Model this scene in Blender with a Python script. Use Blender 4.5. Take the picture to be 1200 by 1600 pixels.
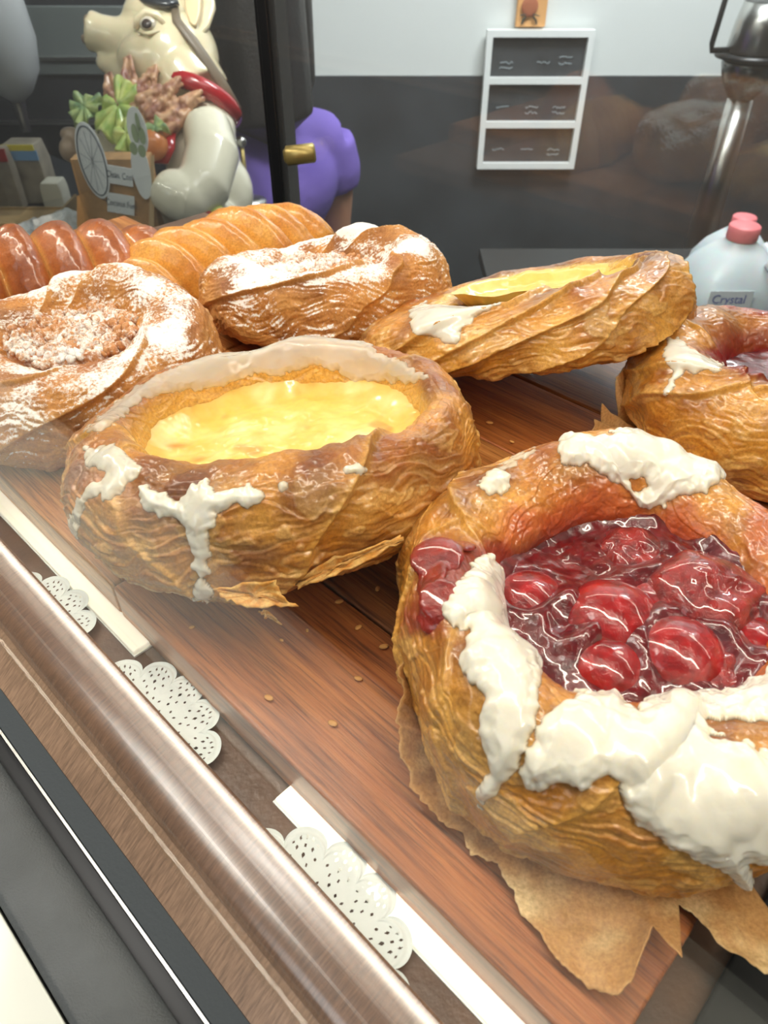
import bpy, math, random
import numpy as np
for o in list(bpy.data.objects): bpy.data.objects.remove(o)
rnd = random.Random(7)
sc = bpy.context.scene; COL = sc.collection
# ------------------------------------------------------------------ camera, world, lights, exposure
FPX, PITCH, CAMZ = 1150.0, math.radians(41), 0.19
CAM = np.array([0, 0, CAMZ])
Fv = np.array([0, math.cos(PITCH), -math.sin(PITCH)]); Rv = np.array([1., 0, 0]); Uv = np.array([0, math.sin(PITCH), math.cos(PITCH)])
camd = bpy.data.cameras.new('camera'); cam = bpy.data.objects.new('camera', camd); COL.objects.link(cam)
cam.location = CAM; cam.rotation_euler = (math.radians(90) - PITCH, 0, 0)
camd.sensor_fit = 'VERTICAL'; camd.sensor_height = 32; camd.lens = 32 * FPX / 1600; camd.clip_start = 0.002
camd.dof.use_dof = True; camd.dof.focus_distance = 0.27; camd.dof.aperture_fstop = 22
sc.camera = cam
w = bpy.data.worlds.new('world'); sc.world = w; w.use_nodes = True
w.node_tree.nodes['Background'].inputs[0].default_value = (.93, .96, 1, 1); w.node_tree.nodes['Background'].inputs[1].default_value = .13
sc.view_settings.view_transform = 'Standard'; sc.view_settings.look = 'None'; sc.view_settings.gamma = 1
sc.view_settings.use_curve_mapping = False; sc.view_settings.exposure = -0.2
# case axes: U runs along the front of the display case (away to the left), V towards the customer
U = np.array([-0.7131, 0.7010, 0]); V = np.array([-0.7010, -0.7131, 0]); Z = np.array([0, 0, 1.])
YAW = math.atan2(U[1], U[0])
def cs(u, v, z): return U * u + V * v + Z * z
def area(name, loc, size, power, col, target, sy=None, spread=180):
    d = bpy.data.lights.new(name, 'AREA'); d.energy = power; d.color = col
    d.shape = 'RECTANGLE'; d.size = size; d.size_y = sy or size; d.spread = math.radians(spread)
    o = bpy.data.objects.new(name, d); COL.objects.link(o); o.location = loc
    import mathutils
    dirv = mathutils.Vector(target) - mathutils.Vector(loc)
    q = dirv.to_track_quat('-Z', 'Y'); o.rotation_euler = q.to_euler(); return o
def strip(name, u, v, z, ln, power, col, tv, tz):
    import mathutils
    d = bpy.data.lights.new(name, 'AREA'); d.energy = power; d.color = col; d.shape = 'RECTANGLE'; d.size = ln; d.size_y = .02
    o = bpy.data.objects.new(name, d); COL.objects.link(o); p = cs(u, v, z); o.location = p
    zax = -(cs(u, tv, tz) - p); zax /= np.linalg.norm(zax); xax = U; yax = np.cross(zax, xax)
    m = mathutils.Matrix(((xax[0], yax[0], zax[0]), (xax[1], yax[1], zax[1]), (xax[2], yax[2], zax[2])))
    o.rotation_euler = m.to_euler(); return o
strip('case_led_strip', .45, -.075, .345, 1.7, 4.9, (1, .91, .76), -.20, 0)
strip('case_led_strip_rear', .25, -.40, .345, 1.3, 1.5, (1, .90, .74), -.25, 0)
area('customer_ceiling_light', tuple(cs(.85, .66, 1.38)), .6, 11, (1, .96, .88), (0, .2, 0))  # added area light, placed so the front rail mirrors a bright band
area('ceiling_panel_light', (.3, .3, 1.38), .9, 16, (1, .97, .92), (.2, .5, 0))
area('ceiling_panel_light_rear', (.7, 1.6, 1.38), .8, 100, (.97, .98, 1), (.8, 2.4, -.3))
area('ceiling_panel_light_left', (-.42, .50, 1.38), .5, 22, (1, .97, .92), (-.42, 1.2, -.2), spread=90)  # added narrow-spread light that brightens the fronts of pig and carton
area('shop_window_light', (-1.6, -1.2, .9), 1.0, 8, (.93, .97, 1), (0, .3, 0))  # unseen soft fill from the customer side, no window is built

# ------------------------------------------------------------------ helpers
def at(x, y, z):
    d = Fv * FPX + Rv * (x - 600) + Uv * (800 - y); return CAM + d * ((z - CAMZ) / d[2])
def atd(x, y, D): return CAM + Fv * D + Rv * ((x - 600) / FPX * D) + Uv * ((800 - y) / FPX * D)
def hit(x, y, n, c):
    d = Fv * FPX + Rv * (x - 600) + Uv * (800 - y); return CAM + d * ((c - CAM @ n) / (d @ n))
def atv(x, y, v): return hit(x, y, V, v)
def proj(P):
    q = P - CAM; z = q @ Fv; return np.stack([600 + FPX * (q @ Rv) / z, 800 - FPX * (q @ Uv) / z], -1)
def lin(r, g, b):
    f = lambda c: ((c / 255 + .055) / 1.055) ** 2.4 if c > 10 else c / 255 / 12.92
    return np.array([f(r), f(g), f(b)])
def sst(a, b, x):
    t = np.clip((x - a) / (b - a), 0, 1); return t * t * (3 - 2 * t)
def perlin(P, seed=0):
    P = np.asarray(P, dtype=np.float32); i = np.floor(P).astype(np.int64); f = (P - i).astype(np.float32); u = f * f * f * (f * (f * 6 - 15) + 10)
    res = 0
    for dx in (0, 1):
        wx = u[..., 0] if dx else 1 - u[..., 0]
        for dy in (0, 1):
            wy = u[..., 1] if dy else 1 - u[..., 1]
            for dz in (0, 1):
                wz = u[..., 2] if dz else 1 - u[..., 2]
                h = ((i[..., 0] + dx) * 73856093) ^ ((i[..., 1] + dy) * 19349663) ^ ((i[..., 2] + dz) * 83492791) ^ (seed * 2654435761 + 12345)
                h = (h & 0xffffffff); h = ((h ^ (h >> 15)) * 2246822519) & 0xffffffff; h = ((h ^ (h >> 13)) * 3266489917) & 0xffffffff; h ^= h >> 16
                g = ((h & 1023) / 511.5 - 1) * (f[..., 0] - dx) + (((h >> 10) & 1023) / 511.5 - 1) * (f[..., 1] - dy) + (((h >> 20) & 1023) / 511.5 - 1) * (f[..., 2] - dz)
                res = res + g.astype(np.float32) * wx * wy * wz
    return res * 1.4
def fbm(P, o=3, seed=0):
    r = 0; a = 1; s = 0
    for k in range(o): r = r + a * perlin(P * (2 ** k), seed + k * 7); s += a; a *= .5
    return r / s
def sdpoly(pts, poly):
    """signed distance in the plane to a polygon, positive inside"""
    poly = np.array(poly, float); d2 = np.full(len(pts), 1e18); ins = np.zeros(len(pts), bool); x, y = pts[:, 0], pts[:, 1]
    for k in range(len(poly)):
        a = poly[k]; b = poly[(k + 1) % len(poly)]; e = b - a; L = e @ e + 1e-12
        t = np.clip(((x - a[0]) * e[0] + (y - a[1]) * e[1]) / L, 0, 1)
        d2 = np.minimum(d2, (x - a[0] - t * e[0]) ** 2 + (y - a[1] - t * e[1]) ** 2)
        c = ((a[1] > y) != (b[1] > y)); xi = a[0] + (y - a[1]) * e[0] / (e[1] if e[1] != 0 else 1e-12); ins ^= c & (x < xi)
    return np.where(ins, 1, -1) * np.sqrt(d2)
def mkmesh(name, verts, faces, mat=None, parent=None, smooth=True, col=None, attrs=None):
    """faces: numpy int array (n,4)/(n,3) or a list of tuples"""
    me = bpy.data.meshes.new(name)
    verts = np.asarray(verts, dtype=np.float32).reshape(-1, 3)
    if isinstance(faces, np.ndarray):
        n, k = faces.shape
        me.vertices.add(len(verts)); me.vertices.foreach_set('co', verts.ravel())
        me.loops.add(n * k); me.loops.foreach_set('vertex_index', faces.astype(np.int32).ravel())
        me.polygons.add(n); me.polygons.foreach_set('loop_start', np.arange(0, n * k, k, dtype=np.int32))
        me.update(calc_edges=True)
    else:
        me.from_pydata([tuple(map(float, v)) for v in verts], [], [tuple(int(i) for i in f) for f in faces])
    me.polygons.foreach_set('use_smooth', np.full(len(me.polygons), smooth, dtype=bool)); me.update()
    if col is not None:
        ca = me.color_attributes.new('col', 'FLOAT_COLOR', 'POINT'); c4 = np.ones((len(verts), 4), np.float32); c4[:, :3] = col; ca.data.foreach_set('color', c4.ravel())
    for k, a in (attrs or {}).items():
        at_ = me.attributes.new(k, 'FLOAT', 'POINT'); at_.data.foreach_set('value', np.asarray(a, np.float32).ravel())
    o = bpy.data.objects.new(name, me); COL.objects.link(o)
    if mat: me.materials.append(mat)
    if parent: o.parent = parent
    return o
def thing(name, label, cat, loc=(0, 0, 0), group=None):
    o = bpy.data.objects.new(name, None); COL.objects.link(o); o.empty_display_size = .01; o.location = [float(c) for c in loc]
    o['label'] = label; o['category'] = cat
    if group: o['group'] = group
    bpy.context.view_layer.update(); return o
def tag(o, label, cat, group=None):
    o['label'] = label; o['category'] = cat
    if group: o['group'] = group
    return o
def adopt(o, p):
    """parent keeping world coordinates (parents are unrotated empties)"""
    off = [0, 0, 0]; q = p
    while q is not None: off = [off[i] + q.location[i] for i in range(3)]; q = q.parent
    o.parent = p; o.location = [o.location[i] - off[i] for i in range(3)]; return o
class MB:
    rs = 1.0
    def __init__(s): s.v = []; s.f = []
    def add(s, v, f):
        n = len(s.v); s.v += [tuple(map(float, q)) for q in v]; s.f += [tuple(i + n for i in q) for q in f]; return s
    def box(s, c, size, ax=None):
        ax = ax if ax is not None else np.eye(3); c = np.array(c, float); v = []
        for i in range(8): v.append(c + sum(ax[k] * size[k] * (.5 if i >> k & 1 else -.5) for k in range(3)))
        return s.add(v, [(0, 2, 3, 1), (4, 5, 7, 6), (0, 1, 5, 4), (2, 6, 7, 3), (0, 4, 6, 2), (1, 3, 7, 5)])
    def tube(s, path, r, n=12, cap=True, flat=1):
        path = np.array(path, float); r = (np.full(len(path), r) if np.isscalar(r) else np.array(r)) * MB.rs; T = np.gradient(path, axis=0); T /= np.linalg.norm(T, axis=1)[:, None] + 1e-12
        a = np.array([0, 0, 1.]) if abs(T[0][2]) < .9 else np.array([1., 0, 0]); v = []; nx = np.cross(T[0], a); nx /= np.linalg.norm(nx)
        for i in range(len(path)):
            nx = nx - T[i] * (nx @ T[i]); nx /= np.linalg.norm(nx); ny = np.cross(T[i], nx)
            for k in range(n): t = 2 * math.pi * k / n; v.append(path[i] + r[i] * (nx * math.cos(t) + ny * math.sin(t) * flat))
        f = [(i * n + k, i * n + (k + 1) % n, (i + 1) * n + (k + 1) % n, (i + 1) * n + k) for i in range(len(path) - 1) for k in range(n)]
        if cap: f += [tuple(range(n - 1, -1, -1)), tuple((len(path) - 1) * n + k for k in range(n))]
        return s.add(v, f)
    def lathe(s, prof, c=(0, 0, 0), n=32, sx=1, sy=1, rot=0):
        v = []; c = np.array(c, float)
        for r, z in prof:
            for k in range(n): t = 2 * math.pi * k / n + rot; v.append(c + np.array([r * sx * math.cos(t), r * sy * math.sin(t), z]))
        f = [(i * n + k, i * n + (k + 1) % n, (i + 1) * n + (k + 1) % n, (i + 1) * n + k) for i in range(len(prof) - 1) for k in range(n)]
        f += [tuple(range(n - 1, -1, -1)), tuple((len(prof) - 1) * n + k for k in range(n))]
        return s.add(v, f)
    def ball(s, c, r, ax=None, n=20):
        r = np.array([r * MB.rs] * 3 if np.isscalar(r) else r, float); ax = np.array(ax) if ax is not None else np.eye(3); v = []; m = n // 2
        for i in range(m + 1):
            ph = math.pi * i / m
            for k in range(n): t = 2 * math.pi * k / n; q = np.array([math.sin(ph) * math.cos(t), math.sin(ph) * math.sin(t), math.cos(ph)]) * r; v.append(np.array(c) + q @ ax)
        return s.add(v, [(i * n + k, (i + 1) * n + k, (i + 1) * n + (k + 1) % n, i * n + (k + 1) % n) for i in range(m) for k in range(n)])
    def prism(s, pts, off):
        """closed polygon of 3-D points, extruded by vector off"""
        n = len(pts); pts = [np.array(p, float) for p in pts]; off = np.array(off, float)
        return s.add(pts + [p + off for p in pts], [tuple(range(n - 1, -1, -1)), tuple(range(n, 2 * n))] + [(k, (k + 1) % n, n + (k + 1) % n, n + k) for k in range(n)])
    def build(s, name, mat, parent=None, smooth=False, bevel=0, seg=2):
        o = mkmesh(name, s.v, s.f, mat, None, smooth)
        if bevel:
            b = o.modifiers.new('bevel', 'BEVEL'); b.width = bevel; b.segments = seg; b.limit_method = 'ANGLE'
            for p in o.data.polygons: p.use_smooth = True
            o.data.update()
            wn = o.modifiers.new('wn', 'WEIGHTED_NORMAL')
        if parent is not None: adopt(o, parent)
        return o
def blob(name, mb, mat, parent, vox, it=6, col=None):
    """joins overlapping rounded pieces into one continuous skin"""
    t = mkmesh('t', mb.v, mb.f); m = t.modifiers.new('r', 'REMESH'); m.mode = 'VOXEL'; m.voxel_size = vox
    s = t.modifiers.new('s', 'SMOOTH'); s.iterations = it; s.factor = .6
    dg = bpy.context.evaluated_depsgraph_get(); me = bpy.data.meshes.new_from_object(t.evaluated_get(dg)); bpy.data.objects.remove(t)
    o = bpy.data.objects.new(name, me); COL.objects.link(o); me.materials.clear(); me.materials.append(mat)
    me.polygons.foreach_set('use_smooth', np.ones(len(me.polygons), bool)); me.update()
    if parent is not None: adopt(o, parent)
    return o

# ------------------------------------------------------------------ materials
def nt(name):
    m = bpy.data.materials.new(name); m.use_nodes = True; t = m.node_tree; return m, t, t.nodes['Principled BSDF']
def N(t, kind, **kw):
    n = t.nodes.new(kind)
    for k, v in kw.items():
        if k in n.inputs: n.inputs[k].default_value = v
        else: setattr(n, k, v)
    return n
def setp(b, **kw):
    for k, v in kw.items():
        k = k.replace('_', ' '); v = tuple(v) + (1,) if (hasattr(v, '__len__') and len(v) == 3 and k in ('Base Color', 'Emission Color', 'Coat Tint')) else v
        b.inputs[k].default_value = v
def noise(t, scale, detail=4, vec=None, rough=.55, dist=0):
    n = N(t, 'ShaderNodeTexNoise', Scale=scale, Detail=detail, Roughness=rough, Distortion=dist)
    if vec: t.links.new(vec, n.inputs['Vector'])
    return n.outputs['Fac']
def mapping(t, scale, rot=(0, 0, 0)):
    g = N(t, 'ShaderNodeTexCoord'); m = N(t, 'ShaderNodeMapping'); m.inputs['Scale'].default_value = scale; m.inputs['Rotation'].default_value = rot
    t.links.new(g.outputs['Object'], m.inputs['Vector']); return m.outputs['Vector']
def ramp(t, fac, stops):
    r = N(t, 'ShaderNodeValToRGB'); t.links.new(fac, r.inputs['Fac']); e = r.color_ramp.elements
    while len(e) > 1: e.remove(e[-1])
    e[0].position = stops[0][0]; e[0].color = tuple(stops[0][1]) + (1,)
    for p, c in stops[1:]: q = e.new(p); q.color = tuple(c) + (1,)
    return r.outputs['Color']
def bump(t, b, h, strength=.3, dist=.001):
    n = N(t, 'ShaderNodeBump', Strength=strength, Distance=dist); t.links.new(h, n.inputs['Height']); t.links.new(n.outputs['Normal'], b.inputs['Normal']); return n
def mul(t, a, b, fac=1, mode='MULTIPLY'):
    m = N(t, 'ShaderNodeMix', data_type='RGBA', blend_type=mode); m.inputs[0].default_value = fac; t.links.new(a, m.inputs[6])
    if hasattr(b, 'is_output'): t.links.new(b, m.inputs[7])
    else: m.inputs[7].default_value = tuple(b) + (1,)
    return m.outputs[2]
def plain(name, col, rough=.5, metal=0, coat=0, bumpk=None, sss=0, var=0, **kw):
    m, t, b = nt(name); setp(b, Base_Color=col, Roughness=rough, Metallic=metal, Coat_Weight=coat)
    if coat: setp(b, Coat_Roughness=.06)
    if sss: setp(b, Subsurface_Weight=sss, Subsurface_Scale=.005)
    v = mapping(t, (1, 1, 1))
    if var:
        c = ramp(t, noise(t, var, 5, v), [(.3, np.array(col) * .72), (.7, np.minimum(np.array(col) * 1.2, 1))]); t.links.new(c, b.inputs['Base Color'])
    if bumpk: bump(t, b, noise(t, bumpk[0], 4, v), bumpk[1], bumpk[2])
    for k, q in kw.items(): setp(b, **{k: q})
    return m
def crust_mat(name, coat=.5, rough=.42, powder=False):
    m, t, b = nt(name); a = N(t, 'ShaderNodeAttribute', attribute_name='col'); v = mapping(t, (1, 1, 1))
    f = ramp(t, noise(t, 900, 5, v, .7), [(.32, (.62, .5, .38)), (.62, (1.12, 1.12, 1.12))])
    c = mul(t, a.outputs['Color'], f, .75)
    hgt = noise(t, 620, 6, v, .65)
    if powder:
        p = N(t, 'ShaderNodeAttribute', attribute_name='powder'); n1 = noise(t, 700, 3, v, .7)
        s = N(t, 'ShaderNodeMath', operation='ADD'); t.links.new(p.outputs['Fac'], s.inputs[0]); t.links.new(n1, s.inputs[1])
        r = N(t, 'ShaderNodeMapRange'); r.inputs[1].default_value = .90; r.inputs[2].default_value = 1.12; t.links.new(s.outputs[0], r.inputs[0])
        mx = N(t, 'ShaderNodeMix', data_type='RGBA'); t.links.new(r.outputs[0], mx.inputs[0]); t.links.new(c, mx.inputs[6]); mx.inputs[7].default_value = (.93, .90, .86, 1); c = mx.outputs[2]
        rr = N(t, 'ShaderNodeMapRange'); rr.inputs[3].default_value = rough; rr.inputs[4].default_value = .9; t.links.new(r.outputs[0], rr.inputs[0]); t.links.new(rr.outputs[0], b.inputs['Roughness'])
    else: setp(b, Roughness=rough)
    t.links.new(c, b.inputs['Base Color'])
    setp(b, Coat_Weight=coat, Coat_Roughness=.16, Subsurface_Weight=.12, Subsurface_Scale=.003, Subsurface_Radius=(1, .7, .35))
    bump(t, b, hgt, .55, .0006); return m
M_crust = crust_mat('glazed_pastry_crust', .55, .42); M_crust2 = crust_mat('shiny_pastry_crust', .8, .38); M_dry = crust_mat('dry_pastry_crust', .12, .6)
M_pow = crust_mat('powdered_pastry_crust', .0, .6, True)
def icing_mat():
    m, t, b = nt('sugar_icing'); a = N(t, 'ShaderNodeAttribute', attribute_name='col'); v = mapping(t, (1, 1, 1))
    t.links.new(a.outputs['Color'], b.inputs['Base Color'])
    setp(b, Roughness=.32, Coat_Weight=.7, Coat_Roughness=.08, Subsurface_Weight=.45, Subsurface_Scale=.003, Subsurface_Radius=(1, .85, .6))
    bump(t, b, noise(t, 160, 3, v), .25, .0012)
    al = N(t, 'ShaderNodeAttribute', attribute_name='op'); t.links.new(al.outputs['Fac'], b.inputs['Alpha']); return m
M_icing = icing_mat()
def custard_mat():
    m, t, b = nt('yellow_custard'); a = N(t, 'ShaderNodeAttribute', attribute_name='col'); v = mapping(t, (1, 1, 1))
    t.links.new(mul(t, a.outputs['Color'], ramp(t, noise(t, 120, 4, v), [(.35, (.93, .86, .66)), (.6, (1, 1, 1))]), .8), b.inputs['Base Color'])
    setp(b, Roughness=.4, Coat_Weight=.6, Coat_Roughness=.1, Subsurface_Weight=.4, Subsurface_Scale=.006, Subsurface_Radius=(1, .7, .25))
    bump(t, b, noise(t, 200, 4, v), .2, .001); return m
M_cust = custard_mat()
def cherry_mat(name, c1, c2, wr):
    m, t, b = nt(name); v = mapping(t, (1, 1, 1))
    t.links.new(ramp(t, noise(t, 170, 5, v, .6, .6), [(.3, c1), (.68, c2)]), b.inputs['Base Color'])
    setp(b, Roughness=.28, Coat_Weight=1, Coat_Roughness=.04, Specular_IOR_Level=.6, Subsurface_Weight=.35, Subsurface_Scale=.004, Subsurface_Radius=(1, .12, .08))
    bump(t, b, noise(t, 300, 4, v, .6, .5), wr, .0016); return m
M_cherry = cherry_mat('glazed_cherry', lin(104, 6, 12), lin(176, 26, 30), .3)
M_cherryw = cherry_mat('wrinkled_cherry', lin(74, 8, 12), lin(166, 42, 40), .8)
M_gel = cherry_mat('cherry_gel', lin(66, 3, 10), lin(120, 8, 20), .3)
def glass_mat(name, tint=(1, 1, 1), k=1.0, rough=.0, haze=0, hz=(.8, .8, .8)):
    m = bpy.data.materials.new(name); m.use_nodes = True; t = m.node_tree; t.nodes.remove(t.nodes['Principled BSDF']); out = t.nodes['Material Output']
    tr = N(t, 'ShaderNodeBsdfTransparent'); tr.inputs[0].default_value = tuple(tint) + (1,); gl = N(t, 'ShaderNodeBsdfGlossy'); gl.inputs['Roughness'].default_value = rough
    fr = N(t, 'ShaderNodeFresnel'); gm = N(t, 'ShaderNodeNewGeometry'); mr = N(t, 'ShaderNodeMapRange'); mr.inputs[3].default_value = 1.5; mr.inputs[4].default_value = 1 / 1.5; t.links.new(gm.outputs['Backfacing'], mr.inputs[0]); t.links.new(mr.outputs[0], fr.inputs[0]); ml = N(t, 'ShaderNodeMath', operation='MULTIPLY'); ml.inputs[1].default_value = k; ml.use_clamp = True
    t.links.new(fr.outputs[0], ml.inputs[0]); mx = N(t, 'ShaderNodeMixShader'); t.links.new(ml.outputs[0], mx.inputs[0]); t.links.new(tr.outputs[0], mx.inputs[1]); t.links.new(gl.outputs[0], mx.inputs[2])
    last = mx
    if haze:
        df = N(t, 'ShaderNodeBsdfDiffuse'); df.inputs[0].default_value = tuple(hz) + (1,); m2 = N(t, 'ShaderNodeMixShader'); m2.inputs[0].default_value = haze
        t.links.new(mx.outputs[0], m2.inputs[1]); t.links.new(df.outputs[0], m2.inputs[2]); last = m2
    t.links.new(last.outputs[0], out.inputs[0]); return m
M_glass = glass_mat('front_glass', (.985, .99, .985), .33)
M_glassb = glass_mat('sliding_glass', (.93, .95, .95), 1.5, .015, .03)
M_clear = glass_mat('clear_plastic', (.95, .96, .96), 2.0, .12, .12)
def emis(name, col, s):
    m, t, b = nt(name); setp(b, Base_Color=col, Emission_Color=col, Emission_Strength=s); return m
M_black = plain('black_metal', lin(22, 23, 26), .35)
M_steel = plain('brushed_steel', lin(190, 190, 186), .28, 1)
M_white = plain('white_paint', lin(238, 240, 236), .5)
M_kraft = plain('kraft_board', lin(186, 145, 98), .8, bumpk=(300, .2, .001), var=30)
def wood_mat(name, a, b_, c, sc_=1.0):
    m, t, b = nt(name); v = mapping(t, (1, 1, 1), (0, 0, -YAW))
    mp = N(t, 'ShaderNodeMapping'); mp.inputs['Scale'].default_value = (6 * sc_, 90 * sc_, 40 * sc_); t.links.new(v, mp.inputs['Vector'])
    g1 = noise(t, 1.6, 8, mp.outputs[0], .65, .6)
    c1 = ramp(t, g1, [(.28, a), (.47, b_), (.7, c)])
    m2 = N(t, 'ShaderNodeMapping'); m2.inputs['Scale'].default_value = (30 * sc_, 900 * sc_, 300); t.links.new(v, m2.inputs['Vector'])
    g2 = noise(t, 1.0, 4, m2.outputs[0], .7); c2 = ramp(t, g2, [(.36, (.36, .30, .27)), (.52, (1, 1, 1))])
    t.links.new(mul(t, c1, c2, .8), b.inputs['Base Color']); setp(b, Roughness=.42, Coat_Weight=.25, Coat_Roughness=.2)
    bump(t, b, g2, .3, .0006); return m
M_woods = [wood_mat('acacia_wood_%s' % n, lin(*x), lin(*y), lin(*z_), s) for n, x, y, z_, s in (('red', (92, 48, 24), (164, 92, 42), (200, 126, 62), 1), ('golden', (112, 66, 30), (178, 112, 54), (208, 150, 84), 1.2), ('brown', (74, 44, 26), (152, 92, 46), (188, 126, 68), .9))]

# ------------------------------------------------------------------ the room
def struct(name, mb, mat, bevel=0):
    o = mb.build(name, mat, None, False, bevel); o['kind'] = 'structure'; return o
FLOOR = -1.35; WY = 2.4
M_wallw = plain('white_wall_paint', lin(226, 231, 229), .6, bumpk=(40, .05, .002))
M_walld = plain('dark_wainscot', lin(62, 66, 70), .45, var=6)
M_floor = plain('grey_floor', lin(120, 118, 114), .5, var=3)
M_ceil = plain('ceiling_paint', lin(215, 216, 214), .8)
M_wallb = plain('shop_wall_paint', lin(104, 104, 106), .8)
zb = hit(800, 118, np.array([0, 1., 0]), WY)[2]
struct('wall_back', MB().box((0, WY + .06, (1.4 + zb) / 2), (6, .12, 1.4 - zb)), M_wallw)
struct('trim_1', MB().box((0, WY + .055, (FLOOR + zb) / 2), (6, .13, zb - FLOOR)), M_walld)
struct('wall_left', MB().box((-3.05, 0, .025), (.1, 6, 2.75)), M_wallb)
struct('wall_right', MB().box((3.05, 0, .025), (.1, 6, 2.75)), M_wallb)
struct('wall_front', MB().box((0, -3.05, .025), (6, .1, 2.75)), M_wallb)
struct('floor', MB().box((0, 0, FLOOR - .05), (6.2, 6.2, .1)), M_floor)
struct('ceiling', MB().box((0, 0, 1.45), (6.2, 6.2, .1)), M_ceil)
yn = np.array([0, 1., 0])
# menu board
PB = WY - .03; tl = hit(752, 46, yn, PB); br = hit(918, 262, yn, PB); bl = hit(740, 262, yn, PB)
mw = (hit(925, 47, yn, PB) - hit(757, 47, yn, PB))[0]; mh = tl[2] - bl[2]; mc = np.array([hit(833, 150, yn, PB)[0], PB, (tl[2] + bl[2]) / 2])
menu = thing('menu_board', 'white framed menu board with three dark chalk panels on the back wall', 'menu board', (mc[0], WY, mc[2]))
M_frame = plain('white_frame', lin(240, 244, 242), .4); M_chalk = plain('chalkboard', lin(58, 61, 64), .7, var=20)
fw = mw * .055
for sx in (-1, 1): MB().box(mc + np.array([sx * (mw - fw) / 2, 0, 0]), (fw, .03, mh)).build('frame_stile', M_frame, menu)
for k in range(4): MB().box(mc + np.array([0, 0, mh / 2 - fw / 2 - k * (mh - fw) / 3]), (mw - 2 * fw, .03, fw)).build('frame_rail', M_frame, menu)
M_ink = plain('chalk_writing', lin(170, 182, 186), .8)
def text(body, size, p, mat, parent, name='lettering', rz=0, tilt=90, ext=.0004, sx=1, right=None, up=None):
    import mathutils
    c = bpy.data.curves.new(name, 'FONT'); c.body = body; c.size = size; c.extrude = ext; c.align_x = 'CENTER'; c.align_y = 'CENTER'
    t = bpy.data.objects.new(name, c); COL.objects.link(t); dg = bpy.context.evaluated_depsgraph_get(); me = bpy.data.meshes.new_from_object(t.evaluated_get(dg)); bpy.data.objects.remove(t)
    o = bpy.data.objects.new(name, me); COL.objects.link(o); me.materials.clear(); me.materials.append(mat)
    r = np.array(right, float); r /= np.linalg.norm(r); u = np.array(up, float); u /= np.linalg.norm(u); n = np.cross(r, u)
    co = np.zeros(len(me.vertices) * 3, np.float32); me.vertices.foreach_get('co', co); co = co.reshape(-1, 3)
    co = np.outer(co[:, 0] * sx, r) + np.outer(co[:, 1], u) + np.outer(co[:, 2], n) + np.array(p); me.vertices.foreach_set('co', co.astype(np.float32).ravel()); me.update()
    return adopt(o, parent)
ph = (mh - fw) / 3
rs = random.Random(3)
for k in range(3):
    zc = mc[2] + mh / 2 - fw / 2 - (k + .5) * ph; MB().box((mc[0], PB + .008, zc), (mw - 2 * fw, .008, ph - fw)).build('chalk_panel', M_chalk, menu)
    for j, dx in enumerate((-.29, .0 if k else .06, .27)):
        pz = zc - ph * (.12 if (k, j) != (0, 2) else .02)
        s = MB()
        for line in range([[2, 1, 2], [1, 2, 2], [1, 1, 2]][k][j]):      # unreadable chalk scribbles
            x0 = mc[0] + dx * mw - .018; zz = pz - line * .014; pts = [(x0 + q * .0045, PB + .0025, zz + rs.uniform(-.0035, .0035)) for q in range(9)]
            s.tube(pts, .0011, 5)
        s.build('chalk_scribble', M_ink, menu)
# orange sign above
sg = thing('wall_sign', 'small orange sign with a round fruit above the menu board', 'sign', (hit(828, 43, yn, WY - .02)[0], WY - .01, hit(828, 43, yn, WY - .02)[2]))
a0 = hit(828, 42, yn, WY - .02); wS = (hit(850, 42, yn, WY - .02) - hit(804, 42, yn, WY - .02))[0]
MB().box(a0 + np.array([0, .005, .09]), (wS, .02, .18)).build('panel', plain('orange_board', lin(226, 170, 108), .6), sg, bevel=.002)
MB().ball(hit(828, 10, yn, WY - .032), (.022, .004, .024)).build('fruit', plain('fruit_print', lin(176, 104, 72), .6), sg, smooth=True)
mk = MB()
q = lambda x, y: hit(x, y, yn, WY - .033)
mk.tube([q(813, 24), q(828, 21), q(843, 25)], .0016, 6); mk.tube([q(822, 26), q(817, 31), q(815, 38)], .003, 6); mk.tube([q(833, 26), q(837, 31), q(838, 38)], .003, 6)
mk.build('mark', plain('dark_print', lin(74, 70, 56), .6), sg)

# ------------------------------------------------------------------ the display case
case = thing('display_case', 'glass bakery display case with brown front rail and black edging', 'display case', cs(.3, -.2, FLOOR))
U0, U1 = -.75, 1.62; AX = [U, -V, Z]
UE = .53
def rail(name, prof, mat, th=None, bevel=0, smooth=False, u0=U0, u1=U1):
    """prism of a (v,z) section along the case front"""
    return MB().prism([cs(u0, v, z) for v, z in prof], U * (u1 - u0)).build(name, mat, case, smooth, bevel)
M_lam = plain('brown_laminate', lin(104, 76, 56), .35, coat=.4, bumpk=(500, .25, .0008), var=60)
def veneer(name, col, rough, coat):
    m, t, b = nt(name); v = mapping(t, (1, 1, 1), (0, 0, -YAW)); mp = N(t, 'ShaderNodeMapping'); mp.inputs['Scale'].default_value = (1500, 160, 160); t.links.new(v, mp.inputs['Vector'])
    g = noise(t, 1, 5, mp.outputs[0], .6); g2 = noise(t, 25, 4, v)
    c = mul(t, ramp(t, g, [(.3, np.array(col) * .6), (.65, np.array(col) * 1.25)]), ramp(t, g2, [(.3, (.75, .72, .7)), (.7, (1.1, 1.1, 1.1))]), .8)
    t.links.new(c, b.inputs['Base Color']); setp(b, Roughness=rough, Coat_Weight=coat, Coat_Roughness=.22, Coat_IOR=2.3); bump(t, b, g, .3, .0005); return m
M_rail = veneer('glossy_brown_veneer', lin(140, 104, 80), .28, 1); M_rail2 = veneer('matt_brown_veneer', lin(160, 130, 106), .5, .1)
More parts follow.
